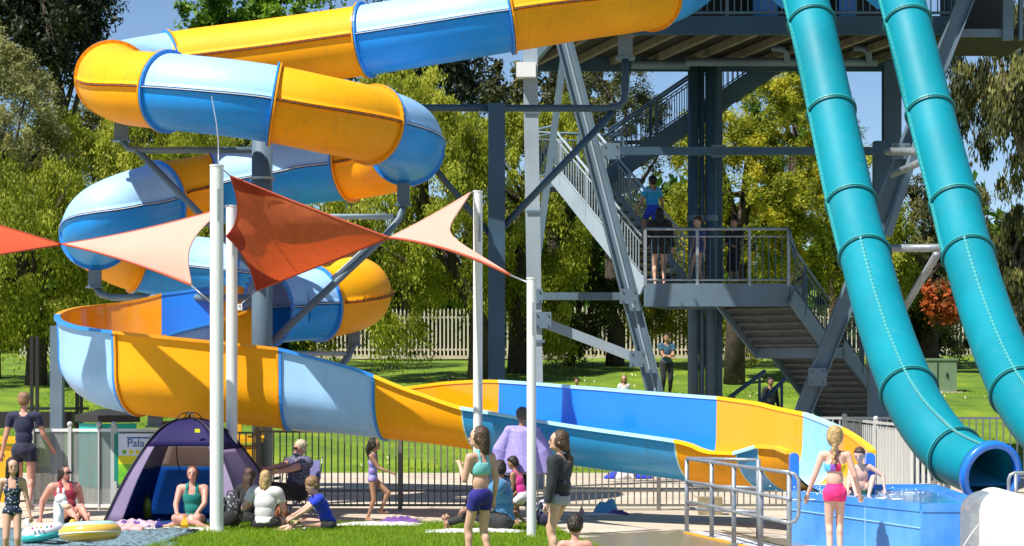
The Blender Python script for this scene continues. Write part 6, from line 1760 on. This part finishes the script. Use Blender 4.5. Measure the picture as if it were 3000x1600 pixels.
# ================================================================== THINGS ON THE GROUND
def blob(name, mt, label, cat, px, d, w, dep, h, z=0.01, nu=16, amp=.35, seed=0, group=None, fold=9):
    r2 = np.random.default_rng(seed); c = W(px, 0, d)
    ph = r2.uniform(0, 6, 6); vs = []
    n = nu
    for j in range(n + 1):
        for i in range(n + 1):
            u = i / n * 2 - 1; v = j / n * 2 - 1
            env = max(0, 1 - abs(u) ** 3) * max(0, 1 - abs(v) ** 3)
            zz = h * env * (1 - amp + amp * math.sin(fold * u + ph[0] + 2 * math.sin(3 * v + ph[1])) * math.sin(fold * .8 * v + ph[2])) + .004
            wob = .12 * math.sin(4 * v + ph[3]) ; wo2 = .12 * math.sin(4 * u + ph[4])
            vs.append((c.x + (u + wob * (1 - v * v)) * w / 2, d + (v + wo2) * dep / 2, z + max(.004, zz)))
    m = n + 1; fs = [(j * m + i, j * m + i + 1, (j + 1) * m + i + 1, (j + 1) * m + i) for j in range(n) for i in range(n)]
    o = link(name, mesh_from(name, vs, fs, True), mt); o.modifiers.new('thick', 'SOLIDIFY').thickness = .008
    return tag(o, label, cat, group)
M['tw_white'] = cl('white_towel', (.66, .64, .64)); M['tw_blue'] = cl('sky_blue_towel', (.12, .38, .62)); M['tw_mix'] = spots('patterned_towel', (.45, .35, .42), (.10, .05, .22), 9, .4); M['tw_pur'] = cl('purple_cloth', (.14, .05, .25))
M['tw_pink'] = cl('pink_towel', (.75, .35, .33))
M['rug'] = spots('woven_picnic_rug', (.16, .26, .30), (.03, .045, .06), 16, .42)
rg = W(250, 0, 25.6)
vs = []; 
for j in range(11):
    for i in range(31):
        x = -7.2 + 3.35 * i / 30 - (.35 * j / 10 if i > 28 else 0); y = 23.2 + 3.55 * j / 10 - .25 * max(0, i / 30 - .85) * 4 * j / 10
        vs.append((x, y, .03 + .012 * math.sin(i * 1.3 + j * .7) + .01 * math.sin(j * 2.1)))
fs = [(j * 31 + i, j * 31 + i + 1, (j + 1) * 31 + i + 1, (j + 1) * 31 + i) for j in range(10) for i in range(30)]
o = link('picnic_rug', mesh_from('picnic_rug', vs, fs, True), M['rug']); o.modifiers.new('thick', 'SOLIDIFY').thickness = .01; tag(o, 'big blue-grey woven rug along the bottom left edge', 'rug')
blob('towel', M['tw_mix'], 'rumpled multicoloured towel at the tent mouth', 'towel', 395, 27.6, .75, .45, .10, seed=1)
blob('towel', M['tw_white'], 'flat white towel under the teal woman’s knees'.replace('’', "'"), 'towel', 520, 26.95, 1.1, .4, .035, seed=2)
blob('towel', M['tw_pink'], 'pink and white cloth beside the yellow ring', 'towel', 378, 26.6, .38, .35, .10, seed=3, z=.03)
blob('towel', M['tw_white'], 'white towel spread on the grass beside the girl in lilac', 'towel', 1110, 27.6, 1.15, .5, .04, seed=4, z=.03)
blob('towel', M['tw_white'], 'white towel under the person in the washed blue shirt', 'towel', 1390, 26.3, 1.2, .5, .04, seed=5, z=.03)
blob('towel', M['tw_pur'], 'small heap of purple and dark clothes on the white towel', 'clothes', 1170, 27.9, .55, .3, .09, seed=6, z=.04)
blob('towel', M['tw_blue'], 'sky blue towel heaped on the pavement right of the black rash top', 'towel', 1775, 30.3, .36, .34, .24, seed=7, z=.012, fold=5)
blob('towel', M['tw_white'], 'white towel lying flat beside the sky blue heap', 'towel', 1740, 30.0, .85, .4, .025, seed=8)
blob('towel', M['tw_pur'], 'dark purple cloth next to the sky blue heap', 'clothes', 1812, 30.1, .30, .25, .07, seed=9)
blob('towel', M['tw_white'], 'small white towel in front of the boy in royal blue', 'towel', 890, 26.9, .45, .25, .03, seed=10)
# inflatables
def torus_mesh(c, R, r, rot=None, nu=40, nv=14, sq=.85):
    b = MB(); Mx = rot if rot is not None else Matrix.Identity(3); vs = []
    for i in range(nu):
        a = 2 * math.pi * i / nu
        for j in range(nv):
            p = 2 * math.pi * j / nv
            vs.append(Vector(c) + Mx @ Vector(((R + r * math.cos(p)) * math.cos(a), (R + r * math.cos(p)) * math.sin(a), r * sq * math.sin(p))))
    fs = [(i * nv + j, ((i + 1) % nu) * nv + j, ((i + 1) % nu) * nv + (j + 1) % nv, i * nv + (j + 1) % nv) for i in range(nu) for j in range(nv)]
    b.add(vs, fs); return b
M['pvc_y'] = mat('yellow_pvc', (.80, .46, .08), .22, coat=.6); M['pvc_w'] = mat('white_pvc', (.80, .80, .80), .25, coat=.6); M['pvc_t'] = mat('teal_pvc', (.02, .38, .36), .25, coat=.6); M['pvc_m'] = mat('mint_pvc', (.45, .75, .70), .25, coat=.5); M['pvc_p'] = mat('peach_pvc', (.80, .42, .25), .3)
yr = empty('swim_ring', tuple(W(266, 1585, 23.6)), 'yellow inflatable ring with mint top lying on the rug', 'swim ring'); yr.location.z = .1
c = W(264, 0, 23.6); c.z = .21
rot = Matrix.Rotation(R_(-6), 3, 'X') @ Matrix.Rotation(R_(-3), 3, 'Y')
torus_mesh(c, .245, .115, rot).build('ring', M['pvc_y'], yr, True)
torus_mesh(c + Vector((0, 0, .045)), .235, .085, rot, sq=.9).build('icing', M['pvc_m'], yr, True)
torus_mesh(c + Vector((0, 0, -.012)), .352, .012, rot, 40, 6).build('welt', M['pvc_w'], yr, True)
lr = empty('swim_ring', tuple(W(130, 1580, 24.2)), 'white and teal inflatable ring with a white animal head and ears', 'swim ring'); lr.location.z = .1
c = W(128, 0, 24.4); c.z = .17
rot2 = Matrix.Rotation(R_(-10), 3, 'Y')
torus_mesh(c, .17, .095, rot2).build('ring', M['pvc_w'], lr, True)
torus_mesh(c + Vector((0, 0, -.055)), .185, .09, rot2, sq=.6).build('ring_base', M['pvc_t'], lr, True)
b = MB(); hn = W(178, 1500, 24.4)
b.cap(W(172, 1545, 24.4), W(172, 1475, 24.4), .065, .06); b.ell(W(178, 1462, 24.3), (.075, .07, .065)); b.ell(W(190, 1478, 24.2), (.05, .06, .045))
b.build('head', M['pvc_w'], lr, True)
MB().ell(W(196, 1485, 24.15), (.055, .05, .035)).build('snout', M['pvc_p'], lr, True)
for px in (171, 187): MB().cap(W(px, 1450, 24.4), W(px - 1, 1432, 24.4), .018, .012).build('ear', M['pvc_w'], lr, True)
MB().ell(W(182, 1470, 24.22), (.014, .01, .008)).build('eye', M['black'], lr, True)
for k, (px, mm) in enumerate(((95, 'pink'), (108, 'yellow'), (120, 'p_yel'), (137, 'pvc_t'), (150, 'pink'))):
    MB().ell(W(px, 1548 - k * 1.5, 24.12), (.016, .012, .014)).build('dot', CL['pink'] if mm == 'pink' else M[mm], lr, True)
MB().ell(W(80, 1530, 24.4), (.045, .04, .05)).build('tail', M['pvc_w'], lr, True)
# little things
def bottle(px, d, h, r, mt, label, z=.01):
    p = W(px, 0, d); root = empty('bottle', (p.x, d, z), label, 'bottle')
    MB().tube([(p.x, d, z), (p.x, d, z + h * .6), (p.x, d, z + h * .72), (p.x, d, z + h * .84)], [r, r, r * .8, r * .4], 12).build('bottle_body', mt, root, True)
    MB().cyl((p.x, d, z + h * .84), (p.x, d, z + h), r * .42, n=10).build('cap', M['black'], root)
M['drink'] = mat('orange_drink', (.80, .38, .01), .3); M['limeb'] = mat('lime_bottle', (.20, .24, .02), .3)
bottle(432, 28.9, .34, .06, M['limeb'], 'lime drink bottle standing inside the tent', .03)
def pouch(px, d, w, h, mt, label, z=.03):
    p = W(px, 0, d); root = empty('snack_bag', (p.x, d, z), label, 'bag')
    v = [(-w, -.03, 0), (w, -.03, 0), (w, .03, 0), (-w, .03, 0), (-w * .25, -.01, h), (w * .25, -.01, h), (w * .25, .01, h), (-w * .25, .01, h), (-w * .9, -.045, h * .4), (w * .9, -.045, h * .4)]
    b = MB(); b.add([(p.x + x, d + y, z + q) for x, y, q in v], [(3, 2, 1, 0), (4, 5, 6, 7), (0, 1, 9, 8), (8, 9, 5, 4), (1, 2, 6, 5, 9), (2, 3, 7, 6), (3, 0, 8, 4, 7)]); b.build('pouch', mt, root)
    MB().box((p.x, d, z + h + .01), (w * .5, .03, .02)).build('fold', mt, root)
pouch(541, 26.7, .055, .15, M['drink'], 'orange snack bag by the teal woman')
pouch(466, 26.9, .05, .10, CL['indigo'], 'small purple bag on the towel at the tent mouth')
pouch(876, 26.6, .05, .13, M['stone'], 'small brown paper bag beside the boy in royal blue')
pouch(1704, 29.9, .04, .10, M['tw_pink'], 'little pink and yellow snack cup left of the sky blue towel heap')
bottle(214, 26.9, .14, .05, M['yellow'], 'small yellow tub behind the yellow ring', .03)
def backpack(px, d, label, mt, mt2, w=.3, h=.42):
    p = W(px, 0, d); root = empty('backpack', (p.x, d, .01), label, 'backpack')
    b = MB(); b.ell((p.x, d, h * .5), (w / 2, .12, h * .52), nu=16, nv=10); b.build('bag_body', mt, root, True)
    MB().ell((p.x, d - .11, h * .32), (w * .36, .06, h * .24), nu=14, nv=8).build('front_pocket', mt2, root, True)
    MB().tube([(p.x - .05, d, h * .98), (p.x - .03, d, h * 1.1), (p.x + .03, d, h * 1.1), (p.x + .05, d, h * .98)], .01, 6).build('grab_loop', M['black'], root, True)
    for s in (1, -1): MB().tube([(p.x + s * .07, d - .10, h * .9), (p.x + s * .12, d - .16, h * .6), (p.x + s * .10, d - .12, h * .15)], .014, 6).build('strap', M['black'], root, True)
backpack(676, 27.1, 'dark patterned backpack between the thickest pole and the blonde woman', spots('patterned_pack', (.02, .025, .03), (.25, .25, .27), 22, .35), CL['black'], .34, .46)
backpack(1600, 27.2, 'navy and white patterned bag right of the shortest pole', spots('zigzag_pack', (.02, .03, .10), (.5, .5, .5), 18, .4), CL['navy'], .30, .40)
backpack(828, 27.6, 'rust brown bag beside the blonde woman', mat('rust_leather', (.28, .08, .02), .6), mat('rust_pocket', (.22, .06, .02), .6), .2, .3)
# camp chair
cc = empty('camp_chair', (W(872, 0, 29.7).x, 29.7, 0), 'folding camp chair with lilac seat holding the older woman', 'chair')
p = W(872, 0, 29.7); p.z = 0
f_ = cl('lilac_canvas', (.24, .24, .52))
for a, b_ in (((-.26, -.22, .03), (.24, -.2, .40)), ((.24, -.22, .03), (-.26, -.2, .40)), ((-.24, .22, .03), (.26, .2, .40)), ((.26, .22, .03), (-.24, .2, .40)), ((.27, -.2, .03), (.27, .22, .38)), ((.27, .2, .03), (.27, -.22, .38)), ((-.27, -.2, .03), (-.27, .22, .38)), ((.27, .22, .35), (.34, .26, .86)), ((-.27, .22, .35), (-.22, .3, .86))):
    MB().tube([p + Vector(a), p + Vector(b_)], .011, 6).build('frame_tube', M['galv'], cc, True)
MB().box(p + Vector((0, 0, .37)), (.54, .48, .02)).build('seat', f_, cc)
MB().beam(p + Vector((.02, .27, .60)), p + Vector((.30, .22, .60)), .02, .42).build('backrest', f_, cc)
for s in (1, -1): MB().box(p + Vector((s * .29, -.02, .56)), (.06, .42, .03)).build('armrest', M['black'], cc)
# mat / things beyond the fence on the right
blob('towel', CL['blue'], 'royal blue bundle lying on the path beyond the fence', 'towel', 1840, 42, .95, .6, .28, seed=12, fold=5)
blob('towel', M['tw_white'], 'white bundle on the blue one beyond the fence', 'towel', 1832, 41.7, .40, .4, .42, seed=13, fold=4)
